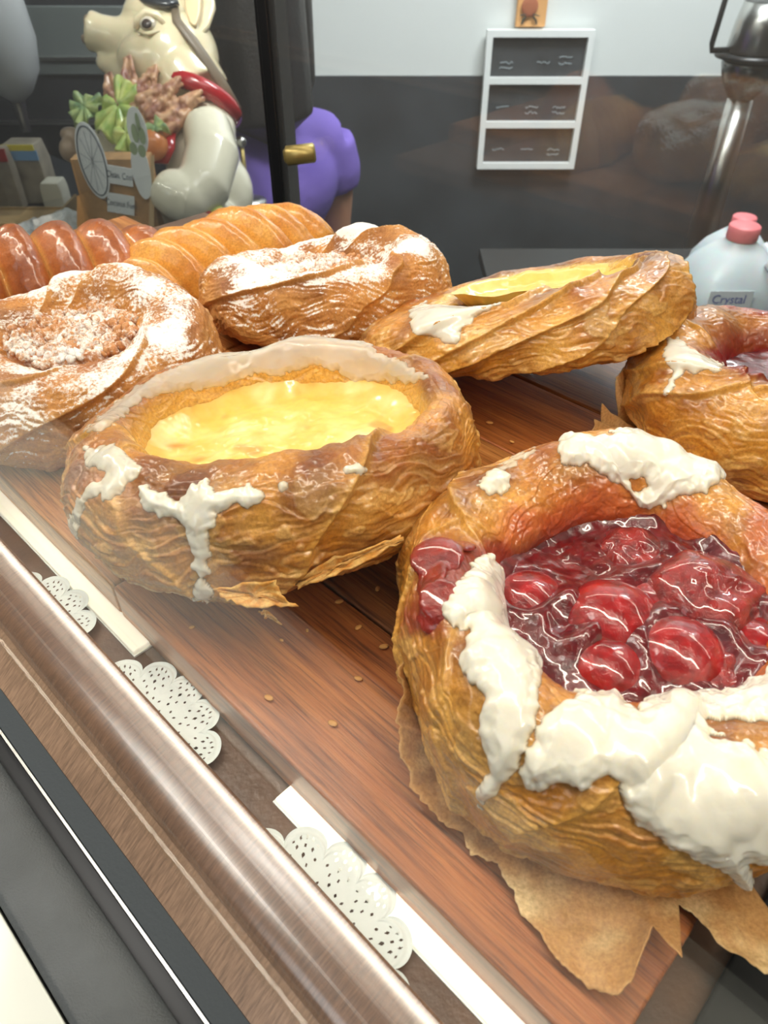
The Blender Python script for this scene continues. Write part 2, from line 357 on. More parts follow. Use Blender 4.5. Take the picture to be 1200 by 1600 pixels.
# shelf base under the board, rail steps down towards the customer
rail('shelf_base', [(-.332, -.0176), (-.0345, -.0176), (-.0345, -.030), (-.332, -.030)], M_lam, u1=UE)
rail('shelf_bracket', [(-.395, -.0176), (-.333, -.0176), (-.333, -.030), (-.395, -.030)], M_black, u1=.19)
rail('front_rail', [(-.0465, -.0125), (-.0455, -.0121), (-.0410, -.0124), (-.0350, -.0138), (-.0310, -.0155), (-.0283, -.0175), (-.0272, -.0200), (-.0272, -.026), (-.0285, -.026), (-.0287, -.0205), (-.031, -.0172), (-.035, -.0150), (-.041, -.0135), (-.0465, -.0134)], M_rail, bevel=.0004)
rail('lower_rail', [(-.0272, -.0215), (-.0160, -.0300), (-.0160, -.034), (-.0272, -.034)], M_rail2)
rail('rubber_seal', [(-.0159, -.0305), (-.0092, -.0335), (-.0085, -.036), (-.0159, -.036)], plain('grey_rubber', lin(66, 72, 76), .55, bumpk=(900, .2, .0004)))
rail('metal_edge', [(-.0088, -.0338), (-.0080, -.0338), (-.0080, -.037), (-.0088, -.037)], M_steel)
rail('black_channel', [(-.0079, -.040), (.000, -.041), (.000, -.05), (-.0079, -.05)], M_black)
M_tex = plain('textured_black_plastic', lin(84, 88, 90), .5, bumpk=(1400, .6, .0005), var=30)
rail('bumper', [(-.0035, -.0385), (-.001, -.0365), (.004, -.0355), (.015, -.0365), (.0168, -.038), (.0168, -.055), (-.0035, -.055)], M_tex, bevel=.0006)
rail('white_panel', [(.0175, -.0385), (.070, -.045), (.070, -.5), (.0175, -.5)], plain('cream_enamel', lin(222, 224, 214), .25, coat=.6), bevel=.0006)
rail('case_body', [(-.47, -.346), (.0174, -.346), (.0174, FLOOR + .001), (-.47, FLOOR + .001)], M_black)
rail('lower_floor', [(-.47, -.330), (-.020, -.330), (-.020, -.345), (-.47, -.345)], M_black)
rail('front_wall', [(-.0275, -.0345), (-.017, -.0345), (-.017, -.329), (-.0275, -.329)], M_black)
MB().box(cs(.2, -.0240, .165), (1.9, .0025, .375), AX).build('front_glass', M_glass, case)
MB().box(cs(.35, -.24, .366), (2.2, .46, .02), AX).build('top_panel', M_black, case)  # unseen top, kept opaque black to hold ceiling light off the pastries
MB().box(cs(.45, -.068, .352), (1.7, .022, .005), AX).build('led_housing', M_white, case)
VB = -.452
pst0 = atv(437, 300, VB); pu = pst0 @ U
MB().box(cs(.2, VB, -.3225), (1.9, .03, .013), AX).build('door_track', M_black, case)
# two sliding doors: left pane, then the pane with the pull
dl = thing('sliding_door', 'left sliding glass door of the case in front of the pig statue', 'door', cs(pu + .25, VB - .01, -.315))
MB().box(cs(pu + .51, VB - .012, .0200), (.98, .004, .670), AX).build('pane', M_glassb, dl)
MB().box(cs(pu + .008, VB - .012, .0200), (.024, .014, .670), AX).build('stile', M_black, dl, bevel=.002)
MB().box(cs(pu - .0065, VB - .010, .0200), (.003, .016, .670), AX).build('edge_strip', M_steel, dl)
dr = thing('sliding_door', 'right sliding glass door with a small brass pull beside the black stile', 'door', cs(pu - .25, VB + .008, -.315))
MB().box(cs(pu - .50, VB + .008, .0200), (.98, .004, .670), AX).build('pane', M_glassb, dr)
MB().box(cs(pu - .014, VB + .008, .0200), (.012, .010, .670), AX).build('stile', M_black, dr, bevel=.001)
kc = atv(470, 241, VB + .02); M_brass = plain('aged_brass', lin(176, 156, 96), .35, .6)
ka = np.array([1., .05, .1]); ka /= np.linalg.norm(ka)
MB().tube([kc - ka * .0145, kc - ka * .0125, kc - ka * .0122, kc + ka * .011, kc + ka * .0125], [.0045, .0065, .0078, .0078, .006], 20).tube([kc, kc - V * .012], .003, 10).build('pull_knob', M_brass, dr, smooth=True)
# light bars lying between the board and the doilies
def lightbar(p0, p1, wd, strength, label, col):
    a = at(*p0, -.015); b = at(*p1, -.015); ua, ub = a @ U, b @ U; v = (a @ V + b @ V) / 2
    t = thing('light_bar', label, 'light', cs((ua + ub) / 2, v, -.0176))
    MB().box(cs((ua + ub) / 2, v, -.0172), (abs(ua - ub), wd, .0008), AX).build('housing', M_white, t)
    MB().box(cs((ua + ub) / 2, v, -.0159), (abs(ua - ub) - .001, wd * .9, .0018), AX).build('diffuser', emis('diffuser_glow_' + str(strength), col, strength), t, bevel=.0006)
lightbar2 = lambda u0, u1, v, wd, st, lab, col: lightbar(proj(cs(u0, v, -.015)[None])[0], proj(cs(u1, v, -.015)[None])[0], wd, st, lab, col)
lightbar2(.175, .50, -.0575, .0080, .62, 'dimmer light bar at upper left between board and doilies', (1, .94, .76))
lightbar2(-.45, .099, -.0598, .0120, 1.3, 'bright light bar at bottom between board and doilies', (1, .96, .80))
# wooden board of planks
board = thing('serving_board', 'brown acacia wood board under the pastries', 'board', cs(.25, -.23, -.0176))
bu0 = at(1075, 1470, 0) @ U; BV0, BV1 = -.0600, -.385; n = 6; pw = (BV0 - BV1) / n
for k in range(n):
    v0 = BV0 - k * pw; joints = [bu0, bu0 + .20 + .11 * ((k * 37) % 5) / 4, bu0 + .38 + .02 * ((k * 13) % 4) / 3, .432]
    if k == n - 1: joints = [bu0, .19]                                    # the rearmost plank is short
    for a, b in zip(joints[:-1], joints[1:]):
        MB().box(cs((a + b) / 2, v0 - pw / 2, -.0088), (b - a - .0006, pw - .0006, .0172 + .0004 * ((k * 7) % 3 - 1)), AX).build('plank', M_woods[(k * 2 + int(a * 10)) % 3], board, bevel=.0012)
bd2 = thing('serving_board', 'short wood board under the segmented croissant at far left', 'board', cs(.49, -.16, -.0176))
for k in range(4): MB().box(cs(.478, -.06 - (k + .5) * .05, -.0088), (.090, .0494, .0172), AX).build('plank', M_woods[(k + 1) % 3], bd2, bevel=.0012)
# black tray with dim grey things beyond the board's end
tr = thing('wire_tray', 'black tray in the corner beyond the end of the board', 'tray', cs(bu0 - .2, -.2, -.0176))
MB().box(cs(bu0 - .21, -.22, -.0155), (.40, .33, .004), AX).build('tray_base', plain('matt_black', lin(20, 22, 22), .8), tr, bevel=.001)
MB().box(cs(bu0 - .21, -.0570, -.0115), (.40, .002, .0118), AX).build('tray_rim', M_black, tr)
# doilies
def doily_mesh():
    R = .0285; nl = 15; nt_, nr = 900, 110; th = np.linspace(0, 2 * np.pi, nt_, endpoint=False); rr = np.linspace(.004, 1, nr)
    lob = np.abs(((th * nl / (2 * np.pi)) % 1) - .5) * 2            # 0 at the lobe centre
    Ro = R + .0058 * np.sqrt(np.clip(1 - (lob * .98) ** 2, 0, 1)); r = rr[None, :] * Ro[:, None]
    X = r * np.cos(th)[:, None]; Y = r * np.sin(th)[:, None]
    a = (((th * nl / (2 * np.pi)) % 1) - .5)[:, None] * (2 * np.pi / nl) * r; hole = np.zeros_like(r, bool); emb = np.zeros_like(r)
    for (dx, dy, s) in [(-.0035, .0295, .0005), (-.0018, .0308, .0006), (0, .0313, .0006), (.0018, .0308, .0006), (.0035, .0295, .0005), (-.0022, .0282, .0007), (.0022, .0282, .0007), (0, .0290, .0006), (0, .0262, .0008), (-.0035, .0258, .0006), (.0035, .0258, .0006), (-.0015, .0238, .0006), (.0015, .0238, .0006), (0, .0215, .0007), (-.003, .0205, .0006), (.003, .0205, .0006), (0, .018, .0006)]:
        hole |= (np.abs(a - dx) / (s * .52)) ** 2 + (np.abs(r - dy) / (s * .85)) ** 2 < 1
    emb += .00018 * np.cos(np.clip((Ro[:, None] - r) / .0012, 0, 3) * np.pi); emb += .00012 * perlin(np.stack([X * 500, Y * 500, X * 0], -1), 5)
    z = emb + .0004 * perlin(np.stack([X * 60, Y * 60, X * 0], -1), 9); V_ = np.stack([X, Y, z], -1).reshape(-1, 3)
    i, j = np.meshgrid(np.arange(nt_), np.arange(nr - 1), indexing='ij'); i2 = (i + 1) % nt_
    F_ = np.stack([i * nr + j, i * nr + j + 1, i2 * nr + j + 1, i2 * nr + j], -1)[~hole[:, :-1]]
    return V_, F_.reshape(-1, 4)
M_doily = plain('white_paper', lin(240, 248, 245), .7, sss=0, bumpk=(900, .2, .0003))
dv, df = doily_mesh()
for px, py, lab, rz in ((-8, 1003, 'leftmost white scalloped paper doily beside the front rail', .1), (172, 1170, 'middle white scalloped paper doily tucked under the front rail', .22), (432, 1500, 'white scalloped paper doily overlapping the bright light bar', .35)):
    p = at(px, py, -.0145); c, s_ = math.cos(rz), math.sin(rz); q = np.stack([dv[:, 0] * c - dv[:, 1] * s_, dv[:, 0] * s_ + dv[:, 1] * c, dv[:, 2]], -1)
    keep = ((q + p) @ V < -.0385); f2 = df[keep[df].all(1)]                     # the rest of the paper is folded away under the rail
    ids = np.unique(f2); mp_ = np.zeros(len(q), int); mp_[ids] = np.arange(len(ids))
    o = mkmesh('paper_doily', q[ids], mp_[f2], M_doily); o.location = p; tag(o, lab, 'doily')

# ------------------------------------------------------------------ pastries
def cyc(theta_deg, pts):
    """periodic smooth interpolation of (degrees, value) pairs"""
    pts = sorted(pts); xs = np.array([p[0] for p in pts], float); ys = np.array([p[1] for p in pts], float)
    xs = np.concatenate([xs[-2:] - 360, xs, xs[:2] + 360]); ys = np.concatenate([ys[-2:], ys, ys[:2]])
    t = np.mod(theta_deg, 360); k = np.clip(np.searchsorted(xs, t) - 1, 1, len(xs) - 3); f = (t - xs[k]) / (xs[k + 1] - xs[k] + 1e-9)
    p0, p1, p2, p3 = ys[k - 1], ys[k], ys[k + 1], ys[k + 2]
    return .5 * ((2 * p1) + (-p0 + p2) * f + (2 * p0 - 5 * p1 + 4 * p2 - p3) * f ** 2 + (-p0 + 3 * p1 - 3 * p2 + p3) * f ** 3)
def gridnorm(P):
    du = np.roll(P, -1, 0) - np.roll(P, 1, 0); dv_ = np.gradient(P, axis=1); n_ = np.cross(du, dv_); n_ /= np.linalg.norm(n_, axis=-1, keepdims=True) + 1e-12; return n_
def rotm(ax, ay, az):
    import mathutils
    return np.array(mathutils.Euler((math.radians(ax), math.radians(ay), math.radians(az))).to_matrix())
GOLD, BRN, DBRN, PALE, CREAM = lin(212, 142, 46), lin(164, 92, 26), lin(104, 50, 14), lin(234, 184, 92), lin(244, 210, 136)
class Ring: pass
def ring(c, Ro, Rk, Ri, Hk, Hf, tilt=(0, 0, 0), nt_=500, nf=200, seed=1, lam=1.0, folds=(), Hb=None, swirl=0, mid=.42, squash=1.0, box=None, fitw=True):
    """a risen ring of laminated dough.  Ro/Rk/Ri outer, crest and inner radii by angle, Hk crest height, Hf filling height"""
    g = Ring(); th = np.linspace(0, 2 * np.pi, nt_, endpoint=False); td = np.degrees(th)
    Ro, Rk, Ri, Hk = [cyc(td, x) if hasattr(x, '__len__') else np.full(nt_, float(x)) for x in (Ro, Rk, Ri, Hk)]
    ph = np.radians(np.linspace(-88, 200, nf)); zc = mid * Hk
    co, si = np.cos(ph)[None], np.sin(ph)[None]
    out = ph[None] < np.pi / 2
    sp = lambda x, e: np.sign(x) * np.abs(x) ** e
    r = np.where(out, Rk[:, None] + (Ro - Rk)[:, None] * sp(co, .85), Rk[:, None] + (Rk - Ri)[:, None] * co)
    z = np.where(si >= 0, zc[:, None] + (Hk - zc)[:, None] * sp(si, .95), zc[:, None] * (1 + sp(si, .8)))
    inn = ph[None] >= np.pi / 2; zi = Hf - .006 + (Hk[:, None] - Hf + .006) * np.clip(si, 0, 1) ** 1.1; z = np.where(inn, np.where(si >= 0, zi, Hf - .006 + .01 * si), z)
    r[:, 0] = .02 * Rk; r[:, 1] = .5 * Rk; r[:, 2] = .85 * Rk; z[:, :3] = 0
    P = np.stack([r * np.cos(th)[:, None], r * np.sin(th)[:, None] * squash, z + 0 * r], -1)
    n0 = gridnorm(P); 
    if (n0[:, nf // 4] * P[:, nf // 4]).sum() < 0: n0 = -n0; g.flip = True
    else: g.flip = False
    arc = np.cumsum(np.linalg.norm(np.diff(P, axis=1, prepend=P[:, :1]), axis=-1), 1); Rm = float(Rk.mean())
    X = np.broadcast_to(np.cos(th)[:, None], arc.shape) * Rm; Y = np.broadcast_to(np.sin(th)[:, None], arc.shape) * Rm
    q = np.stack([P[..., 0], P[..., 1], P[..., 2]], -1)
    warp = fbm(q * 38, 2, seed) ; s = arc + warp * .010 + swirl * np.sin(th * 3 + seed)[:, None] * .006
    big = fbm(q * 26, 2, seed + 3); med = fbm(q * 85, 3, seed + 5)
    side = sst(1.3, .2, ph)[None] * sst(-1.5, -1.0, ph)[None]
    l1 = 1 - 2 * np.abs(fbm(np.stack([X * 55, Y * 55, s * 330], -1), 3, seed + 11))
    tt = s * 190 + fbm(np.stack([X * 42, Y * 42, s * 60], -1), 2, seed + 21) * 3.2; fr = tt - np.floor(tt); terr = np.where(fr < .86, fr / .86, (1 - fr) / .14)
    lev = perlin(np.stack([X * 30, Y * 30, np.floor(tt) * 7.3], -1), seed + 31)
    fine = fbm(q * 420, 2, seed + 41)
    sl = lam * (.35 + .65 * side)
    D = big * .0050 + med * .0018 + sl * ((l1 - .5) * .0008 + (terr - .5) * .0010 * np.clip(.6 + 1.6 * lev, 0, 1.3)) + fine * .00030
    pa = sst(.10, .15, fbm(q * np.array([60, 60, 95]), 3, seed + 101)) * (.3 + .7 * side) * lam; D = D + pa * .00055
    g.patch = pa; g.edge = np.zeros_like(arc)
    for (te, slant, h, wdeg, wig) in folds:
        cc = (td[:, None] - te + 180) % 360 - 180 - slant * (np.degrees(ph)[None] - 60) + wig * 10 * perlin(np.stack([arc * 60, arc * 0 + te, X * 0], -1), seed + 51)
        k = np.clip(1 + cc / wdeg, 0, 1) ** 2 * (cc <= 0) + np.exp(-np.clip(cc, 0, 99) / 1.0) * (cc > 0)
        vis = sst(-1.2, -.5, ph)[None] * sst(2.7, 1.9, ph)[None]; D = D + h * k * vis
        g.edge = np.maximum(g.edge, np.exp(-(cc / 2.2) ** 2) * vis)
    D = D * sst(-1.54, -1.2, ph)[None]; fo = D - (big * .0050 + med * .0018 + sl * ((l1 - .5) * .0008 + (terr - .5) * .0010 * np.clip(.6 + 1.6 * lev, 0, 1.3)) + fine * .00030) * sst(-1.54, -1.2, ph)[None]; S = P + n0 * (big * .0050 + med * .0010 + fo)[..., None]
    P = P + n0 * D[..., None]
    M = rotm(*tilt); P = P @ M.T; zmin = P[..., 2].min(); S = S @ M.T - np.array([0, 0, zmin]); P = P - np.array([0, 0, zmin])
    c = np.array(c, float)
    if box:                                                          # slide it over the board until its outline sits where the photograph has it
        tgt = np.array([(box[0] + box[2]) / 2, (box[1] + box[3]) / 2]); sub = P[::8, ::6].reshape(-1, 3)
        for _ in range(6):
            pp = proj(sub + c); cen = (pp.min(0) + pp.max(0)) / 2; c = at(*(proj(c[None])[0] + tgt - cen), c[2])
    if box and fitw:
        for _ in range(3):
            pp = proj(P[::8, ::6].reshape(-1, 3) + c); k = (box[2] - box[0]) / (pp[:, 0].max() - pp[:, 0].min()); sv = np.array([k, k, 1])
            P = P * sv; S = S * sv; Rk = Rk * k; Ri = Ri * k; pp = proj(P[::8, ::6].reshape(-1, 3) + c); c = at(*(proj(c[None])[0] + tgt - (pp.min(0) + pp.max(0)) / 2), c[2])
    g.M = M; g.c = c; g.base = g.c - np.array([0, 0, zmin]); g.P = P + g.c; g.S = S + g.c; g.nS = gridnorm(g.S) * (-1 if g.flip else 1); g.n = gridnorm(g.P) * (-1 if g.flip else 1)
    g.th, g.ph, g.arc, g.q, g.big, g.med, g.fine, g.terr, g.l1, g.lev, g.side = th, ph, arc, q, big, med, fine, terr, l1, lev, side
    g.px = proj(g.P.reshape(-1, 3)).reshape(nt_, nf, 2); view = CAM - g.P; g.dist = np.linalg.norm(view, axis=-1); g.face = (view / g.dist[..., None] * g.n).sum(-1)
    g.Rk, g.Ri, g.Hf, g.seed, g.squash = Rk, Ri, Hf, seed, squash; g.nt, g.nf = nt_, nf
    return g
def w2(g, x, y, z): return g.base + g.M @ np.array([x, y, z])
def mixc(a, b, t): return a * (1 - t[..., None]) + b * t[..., None]
def crustcol(g, bake=.5, pale=.5, crest=.4):
    up = sst(.1, 1.2, g.ph)[None] * sst(3.1, 2.3, g.ph)[None]
    C = np.broadcast_to(GOLD, g.q.shape).copy(); C = mixc(C, PALE, np.clip(pale * (.5 + 1.3 * fbm(g.q * 60, 3, g.seed + 61)), 0, 1))
    b = np.clip(bake + crest * up * .7 + 1.1 * fbm(g.q * 34, 3, g.seed + 71) + g.med * .8 - .25, 0, 1); C = mixc(C, BRN, b)
    C = mixc(C, DBRN, np.clip(1.6 * fbm(g.q * 48, 3, g.seed + 77) + bake - .62 + .3 * up, 0, .85))
    lay = np.clip((1 - g.terr) * .55 + (g.l1 < .25) * .25, 0, 1) * (.25 + .75 * g.side); C = mixc(C, CREAM, lay * pale * .9 * np.clip(.5 + g.lev * 2, 0, 1))
    C = mixc(C, DBRN, np.clip((g.terr - .8) * 2.2, 0, 1) * g.side * .5)
    C = mixc(C, PALE, g.edge * .45); C = mixc(C, CREAM, g.patch * .35 * pale * 1.4)
    return np.clip(C, 0, 1)
def gridfaces(nt_, nf, flip=False, wrap=True):
    i, j = np.meshgrid(np.arange(nt_ if wrap else nt_ - 1), np.arange(nf - 1), indexing='ij'); i2 = (i + 1) % nt_
    f = np.stack([i * nf + j, i2 * nf + j, i2 * nf + j + 1, i * nf + j + 1], -1); return f[..., ::-1] if flip else f
def build_crust(g, C, mat, parent, attrs=None):
    f = gridfaces(g.nt, g.nf, False).reshape(-1, 4); o = mkmesh('crust', g.P.reshape(-1, 3), f, mat, None, True, C.reshape(-1, 3), {k: a.ravel() for k, a in (attrs or {}).items()})
    return adopt(o, parent)
def polymask(g, poly, wob=.0012, soft=None, ppm=None):
    """distance in metres inside an outline that was measured on the photograph, on the side of the crust that faces the customer"""
    pp = g.px.reshape(-1, 2); poly = np.array(poly, float); lo, hi = poly.min(0) - 40, poly.max(0) + 40
    sel = (pp > lo).all(1) & (pp < hi).all(1) & (g.face.ravel() > -.12); d = np.full(len(pp), -.05)
    if sel.any(): d[sel] = sdpoly(pp[sel], poly) * g.dist.ravel()[sel] / FPX
    d = d.reshape(g.face.shape) + wob * fbm(g.q * 260, 2, g.seed + 91) * 2; return d
def build_icing(g, polys, parent, **kw):
    for p in polys: build_icing1(g, [p], parent, **kw)
def build_icing1(g, polys, parent, T=.0022, maxph=9, name='icing', seed=0, edge=.004, col=None, label=None, holes=()):
    """polys: (outline, thickness factor, opacity)"""
    t = np.full(g.face.shape, -.0006); op = np.zeros(g.face.shape)
    for poly, k, o_ in polys:
        d = np.where(g.ph[None] < maxph, polymask(g, poly), -.01)
        for hp in holes: d = np.minimum(d, -polymask(g, hp))
        tt = np.where(d > 0, T * k * (np.sqrt(np.clip(d / (edge * (.6 + .4 * k)), 0, 1))) * (1 + .35 * fbm(g.q * 110, 2, seed + 5) ), d * .5)
        op = np.where(tt > t, o_ , op); t = np.maximum(t, tt)
    keep = t > -.0004; f = gridfaces(g.nt, g.nf)
    kf = keep.ravel()[f.reshape(-1, 4)].any(1); f = f.reshape(-1, 4)[kf]; ids = np.unique(f); mp_ = np.zeros(g.nt * g.nf, int); mp_[ids] = np.arange(len(ids))
    # icing lies on a smoothed version of the crust so that it bridges the small layers
    if not hasattr(g, 'cache'):
        S, nS = g.S.copy(), g.nS.copy()
        for _ in range(14): S = (np.roll(S, 1, 0) + np.roll(S, -1, 0) + np.concatenate([S[:, :1], S[:, :-1]], 1) + np.concatenate([S[:, 1:], S[:, -1:]], 1)) / 4
        nS = gridnorm(S) * (-1 if g.flip else 1); over = np.clip(((g.P - S) * nS).sum(-1), -.001, .0012)
        for _ in range(3): over = (np.roll(over, 1, 0) + np.roll(over, -1, 0) + over * 2) / 4
        g.cache = (S, nS, over)
    S, nS, over = g.cache
    k = sst(-.0002, .0007, t)[..., None]; lift = np.maximum(t, over * np.clip(1 - t / T, .25, 1) + t * .8); Q = (g.P + g.n * np.minimum(t, 0)[..., None]) * (1 - k) + (S + nS * (lift + .0002)[..., None]) * k
    cc = col if col is not None else lin(236, 232, 218); C = np.broadcast_to(cc, g.q.shape).copy(); C = mixc(C, lin(238, 214, 168), np.clip(1 - t / (T * .55), 0, 1) * .6)
    Qv, Cv, Ov, F_ = Q.reshape(-1, 3)[ids], C.reshape(-1, 3)[ids], np.clip(op * sst(-.0001, .0005, t), 0, 1).ravel()[ids], mp_[f]
    lab = np.arange(len(ids))                                        # every separate patch becomes a part of its own
    for _ in range(600):
        m_ = lab[F_].min(1); new = lab.copy(); np.minimum.at(new, F_.ravel(), np.repeat(m_, 4)); new = new[new]
        if (new == lab).all(): break
        lab = new
    fl_ = lab[F_[:, 0]]
    for L_ in np.unique(fl_):
        ff = F_[fl_ == L_]
        if len(ff) < 120: continue
        u_ = np.unique(ff); mm = np.zeros(len(ids), int); mm[u_] = np.arange(len(u_))
        adopt(mkmesh(name, Qv[u_], mm[ff], M_icing, None, True, Cv[u_], {'op': Ov[u_]}), parent)
def filling(g, name, mat, parent, hfun, cfun, nr=150, nt_=360, over=1.10, attrs=None):
    th = np.linspace(0, 2 * np.pi, nt_, endpoint=False); Ri = np.interp(th, np.append(g.th, 2 * np.pi), np.append(g.Ri, g.Ri[0])) * over; rr = np.linspace(.002, 1, nr)
    x = rr[None] * Ri[:, None] * np.cos(th)[:, None]; y = rr[None] * Ri[:, None] * np.sin(th)[:, None] * g.squash
    z = g.Hf + hfun(x, y, rr[None] + 0 * x); C = cfun(x, y, rr[None] + 0 * x)
    P = np.stack([x, y, z], -1) @ g.M.T + g.base
    o = mkmesh(name, P.reshape(-1, 3), gridfaces(nt_, nr).reshape(-1, 4)[:, ::-1].copy(), mat, None, True, C.reshape(-1, 3), attrs(x, y, rr[None] + 0 * x) if attrs else None); return adopt(o, parent)
def flake(parent, pts, th=.0006, mat=None, col=None, bend=.001, seed=0, name='flake'):
    """a thin curled shard of pastry through world points (outline)"""
    pts = np.array(pts, float); c = pts.mean(0); m = 14; n_ = len(pts); V_ = [c]; 
    nn = np.cross(pts[1] - pts[0], pts[n_ // 2] - pts[0]); nn /= np.linalg.norm(nn) + 1e-12
    dense = []
    for k in range(n_):
        a, b = pts[k], pts[(k + 1) % n_]
        for i in range(5): dense.append(a + (b - a) * i / 5 + np.array([rnd.uniform(-1, 1) for _ in range(3)]) * .0005)
    D_ = len(dense); V_ = [c]; rings = 6
    for r_ in range(1, rings + 1):
        for p in dense: f = r_ / rings; q_ = c + (p - c) * f; V_.append(q_ + nn * (bend * (1 - f * f) + .0004 * math.sin(q_[0] * 900 + q_[1] * 700)))
    F_ = [(0, 1 + k, 1 + (k + 1) % D_) for k in range(D_)]
    for r_ in range(rings - 1):
        for k in range(D_): F_.append((1 + r_ * D_ + k, 1 + (r_ + 1) * D_ + k, 1 + (r_ + 1) * D_ + (k + 1) % D_, 1 + r_ * D_ + (k + 1) % D_))
    cc = np.array([mixc(GOLD, CREAM, np.array([.35 + .3 * math.sin(i * 1.7)]))[0] if col is None else col for i in range(len(V_))])
    o = mkmesh(name, V_, F_, mat or M_dry, None, True, cc); s = o.modifiers.new('solid', 'SOLIDIFY'); s.thickness = th; return adopt(o, parent)
def Zm(pts, ox, oy, s): return [(ox + x / s, oy + y / s) for x, y in pts]
def stain(g, C, poly, col, k=.9, soft=.003):
    d = polymask(g, poly); return mixc(C, col, k * sst(-soft, soft, d))

# --- custard danish in front
def crest(pts): return pts
cA = at(422, 742, .02); cA[2] = .0003
gA = ring(cA, Ro=[(0, .079), (60, .0755), (120, .076), (180, .077), (225, .078), (270, .0755), (315, .074)],
          Rk=[(0, .066), (60, .060), (120, .058), (180, .058), (225, .056), (270, .054), (315, .062)],
          Ri=[(0, .058), (60, .053), (120, .049), (180, .047), (225, .041), (270, .038), (315, .052)],
          Hk=[(0, .036), (60, .040), (120, .041), (180, .039), (225, .040), (270, .040), (315, .039)], Hf=.0235, squash=.93, box=(93, 530, 752, 943),
          tilt=(-8, -6, 0), nt_=960, nf=330, seed=4, folds=[(306, .35, .0034, 34, 1), (232, -.25, .0016, 22, 1), (188, .2, .0014, 20, 1), (20, .3, .0016, 25, 1)])
A = thing('custard_danish', 'large round custard danish with yellow filling and dripping white icing at front left', 'pastry', cA)
C = crustcol(gA, .62, .60, .55)
C = mixc(C, lin(238, 188, 92), sst(1.75, 2.5, gA.ph)[None] * np.full(gA.arc.shape, .75))
C = stain(gA, C, Zm([(560, 590), (600, 580), (640, 600), (620, 640), (560, 650), (520, 640), (500, 610)], 60, 500, 1.667), lin(120, 74, 60), .6, .004)
C = stain(gA, C, Zm([(820, 465), (880, 440), (940, 465), (930, 480), (880, 490), (860, 515), (850, 490)], 60, 500, 1.667), lin(234, 180, 98), .9, .0006)
build_crust(gA, C, M_crust, A)
pA = lambda pts: Zm(pts, 60, 500, 1.667)
build_icing(gA, [
    (pA([(110, 300), (180, 235), (260, 170), (380, 110), (420, 80), (520, 75), (620, 50), (700, 30), (830, 36), (880, 80), (960, 115), (1020, 150), (960, 168), (880, 158), (830, 170), (780, 135), (700, 118), (640, 150), (560, 140), (500, 168), (400, 185), (330, 192), (270, 208), (210, 262), (160, 290)]), .6, .50),
    (pA([(120, 335), (200, 325), (262, 378), (275, 398), (215, 450), (190, 472), (150, 457), (118, 482), (104, 520), (98, 590), (82, 592), (78, 530), (98, 470), (125, 440), (180, 400), (120, 380)]), .6, .85),
    (pA([(262, 430), (330, 450), (368, 470), (398, 432), (440, 412), (465, 450), (520, 440), (552, 427), (588, 460), (568, 482), (545, 494), (520, 480), (500, 492), (462, 500), (452, 540), (447, 590), (437, 640), (440, 680), (456, 708), (442, 730), (415, 730), (402, 710), (410, 670), (404, 600), (380, 545), (350, 515), (300, 507), (268, 497)]), 1.0, .96),
    (pA([(792, 378), (825, 376), (860, 384), (856, 402), (800, 400)]), .6, .9), (pA([(630, 425), (650, 425), (655, 440), (635, 448)]), .4, .8)], A, T=.0021)
yel, ylt, ybr = lin(240, 202, 104), lin(246, 226, 152), lin(196, 130, 56)
def hA(x, y, r):
    q = np.stack([x, y, x * 0], -1); return .0022 * fbm(q * 55, 3, 5) + -.0005 + .0005 * np.abs(fbm(q * 130, 2, 8)) + .006 * sst(.72, 1.0, r)
def cAf(x, y, r):
    q = np.stack([x, y, x * 0], -1); C = mixc(np.broadcast_to(yel, q.shape).copy(), ylt, sst(-.15, .35, fbm(q * 50, 3, 12))); C = mixc(C, ybr, sst(.30, .48, fbm(q * 60, 2, 33)) * .6)
    C = mixc(C, ybr, np.exp(-(((x + .035) / .0035) ** 2 + ((y - .004) / .0030) ** 2)) * .9)
    return mixc(C, lin(232, 178, 80), sst(.80, 1.02, r) * .8)
filling(gA, 'custard_filling', M_cust, A, hA, cAf)
def fl(pts, z0, dz, ref=None): return [atd(x, y, ref) for x, y in pts]
dA = float((w2(gA, -.01, -.075, .006) - CAM) @ Fv)
flake(A, fl([(335, 918), (380, 912), (432, 905), (440, 930), (465, 948), (420, 950), (375, 948), (345, 932)], 0, 0, dA - .004), bend=.002)
flake(A, fl([(455, 912), (500, 880), (560, 858), (625, 838), (632, 845), (560, 885), (500, 908), (465, 918)], 0, 0, dA + .003), bend=.002)
flake(A, fl([(405, 955), (418, 952), (440, 975), (422, 968), (410, 962)], 0, 0, dA + .004), bend=.0005)

# --- cherry danish in front
cB = at(1022, 1010, .02); cB[2] = .001
gB = ring(cB, Ro=[(0, 0.0722), (60, 0.0740), (120, 0.0777), (150, 0.0814), (180, 0.0754), (225, 0.0777), (270, 0.0759), (315, 0.0740)],
          Rk=[(0, 0.0555), (60, 0.0574), (90, 0.0574), (120, 0.0620), (150, 0.0648), (180, 0.0620), (225, 0.0592), (270, 0.0555), (315, 0.0555)],
          Ri=[(0, 0.0407), (60, 0.0407), (120, 0.0407), (150, 0.0426), (180, 0.0435), (225, 0.0389), (270, 0.0333), (315, 0.0352)],
          Hk=[(0, .044), (60, .043), (90, .047), (120, .041), (150, .040), (180, .046), (225, .048), (270, .047), (315, .046)], Hf=.028, squash=1.05, box=(612, 662, 1385, 1412),
          tilt=(3, 0, 0), nt_=1150, nf=400, seed=12, folds=[(140, .3, .0030, 30, 1), (205, -.2, .0016, 22, 1), (250, .3, .0020, 28, 1), (95, -.2, .0016, 20, 1), (168, -.3, .0018, 14, 1)])
